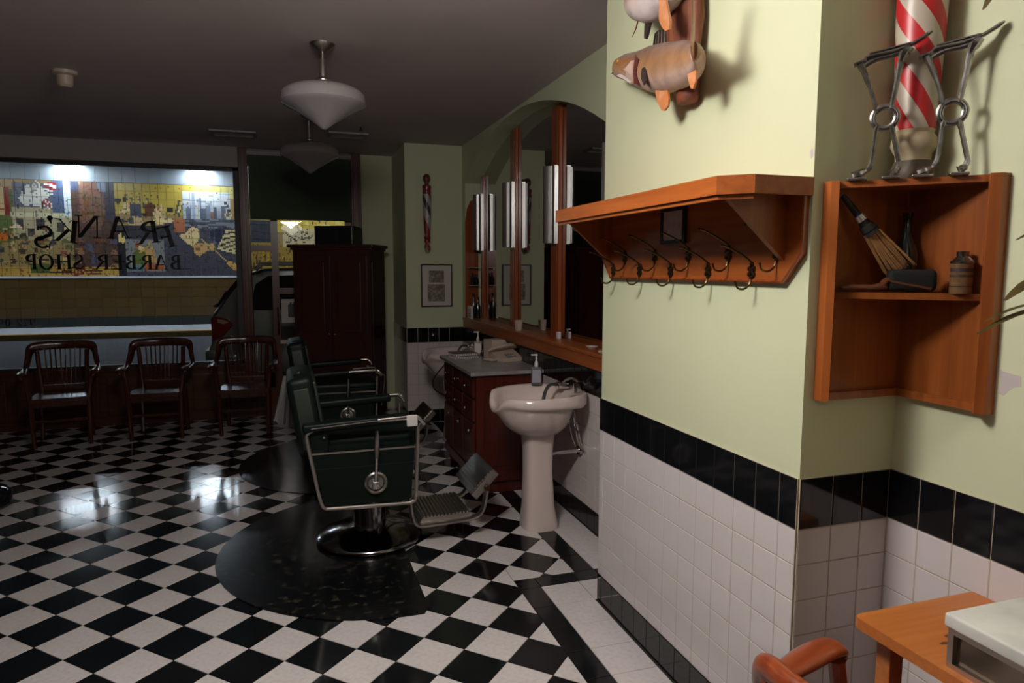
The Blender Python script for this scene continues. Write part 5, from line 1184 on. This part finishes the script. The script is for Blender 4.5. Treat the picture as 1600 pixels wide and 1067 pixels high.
def fr2(b):
    for z0 in (0, .078): box(b, (0, -.51, z0), (.385, -.497, z0+.012)); box(b, (0, -.013, z0), (.385, 0, z0+.012)); box(b, (0, -.497, z0), (.013, -.013, z0+.012)); box(b, (.372, -.497, z0), (.385, -.013, z0+.012))
    for x0, y0 in ((0, -.013), (.372, -.013), (0, -.51), (.372, -.51)): box(b, (x0, y0, .012), (x0+.013, y0+.013, .078))
part('frame', nickel, t, fr2)
part('lid', marble, t, lambda b: rbox(b, (-.006, -.52, .09), (.388, .008, .122), .006), True)
t = thing('potted_plant', 'leafy plant reaching in from the table beside the right wall', 'plant', (1.50, .42, TT))
part('pot', mat('clay pot', (.22, .08, .04, 1), .8), t, lambda b: lathe(b, [(0, 0), (.07, 0), (.095, .15), (.10, .16), (.10, .18), (.088, .18), (.085, .16), (0, .15)], 28), True)
part('soil', mat('soil', (.02, .013, .008, 1), .95), t, lambda b: lathe(b, [(0, .15), (.086, .155), (.086, .165), (0, .17)], 20), True)
PB = Vector((1.50, .42, TT))
def leaf(b, base, tip, w_, droop=.0):
    base, tip = Vector(base), Vector(tip); d_ = tip-base; s_ = d_.cross(Vector((0, 0, 1))).normalized(); up_ = s_.cross(d_).normalized()
    n = 7; prevr = None; fs = []; L = []; R2 = []
    for i in range(n+1):
        f_ = i/n; c_ = base+d_*f_+up_*(.10*d_.length*math.sin(f_*PI))-Vector((0, 0, droop*f_*f_)); ww = w_*math.sin(PI*min(1, f_*.92+.05))**.8+.0006
        L.append(b.verts.new(c_+s_*ww)); R2.append(b.verts.new(c_-s_*ww+up_*.0)); 
    mid = []
    for i in range(n): fs.append(b.faces.new((L[i], L[i+1], R2[i+1], R2[i])))
    bmesh.ops.solidify(b, geom=fs, thickness=.0012)
stems = [((0, 0, .16), (.02, .06, .65), (-.02, .14, 1.02)), ((0, 0, .16), (-.06, .05, .5), (-.13, .12, .88)), ((0, 0, .16), (.05, .10, .8), (.02, .22, 1.32))]
for s_ in stems: part('stem', mat('stem', (.06, .07, .02, 1), .6), t, lambda b: sweep(b, smooth_path(s_, 5), [.006]*10+[.003], seg=6), True)
lv = [((-.20, .37, .79), (-.455, .38, .762), .010), ((-.22, .38, .86), (-.40, .38, .815), .016), ((-.24, .37, .80), (-.43, .39, .780), .006), ((-.26, .36, .93), (-.385, .38, .912), .010), ((-.26, .36, .98), (-.37, .38, .965), .008), ((-.26, .38, 1.21), (-.405, .38, 1.212), .013), ((-.40, .37, 1.34), (-.49, .38, 1.255), .014), ((-.42, .37, 1.33), (-.50, .38, 1.285), .008),
      ((.0, .12, .95), (-.14, .26, .99), .02), ((-.1, .1, .85), (-.22, .05, .95), .02), ((.02, .2, 1.25), (.1, .35, 1.3), .02), ((.0, .15, 1.05), (.12, .2, 1.15), .02), ((-.05, .08, .7), (.08, .15, .85), .02), ((.02, .2, 1.25), (-.05, .30, 1.42), .02)]
for a_, b2, w_ in lv:
    st = part('leaf', leafm, t, lambda b: leaf(b, a_, b2, w_, .0), True, 80)
part('stem', MATS['stem'], t, lambda b: (sweep(b, smooth_path([(-.02, .14, 1.02), (-.12, .30, 1.05), (-.24, .38, 1.07)], 4), .0025, seg=6), sweep(b, smooth_path([(-.13, .12, .88), (-.16, .28, .92), (-.20, .37, .86), (-.22, .38, .78)], 4), .0025, seg=6), sweep(b, smooth_path([(-.16, .28, .92), (-.24, .36, .95), (-.26, .36, .98)], 4), .0025, seg=6), sweep(b, smooth_path([(.02, .22, 1.32), (-.12, .34, 1.28), (-.26, .38, 1.21)], 4), .0025, seg=6), sweep(b, smooth_path([(.02, .22, 1.32), (-.15, .33, 1.42), (-.32, .37, 1.42), (-.41, .37, 1.33)], 4), .0025, seg=6)))
bpy.context.view_layer.update()
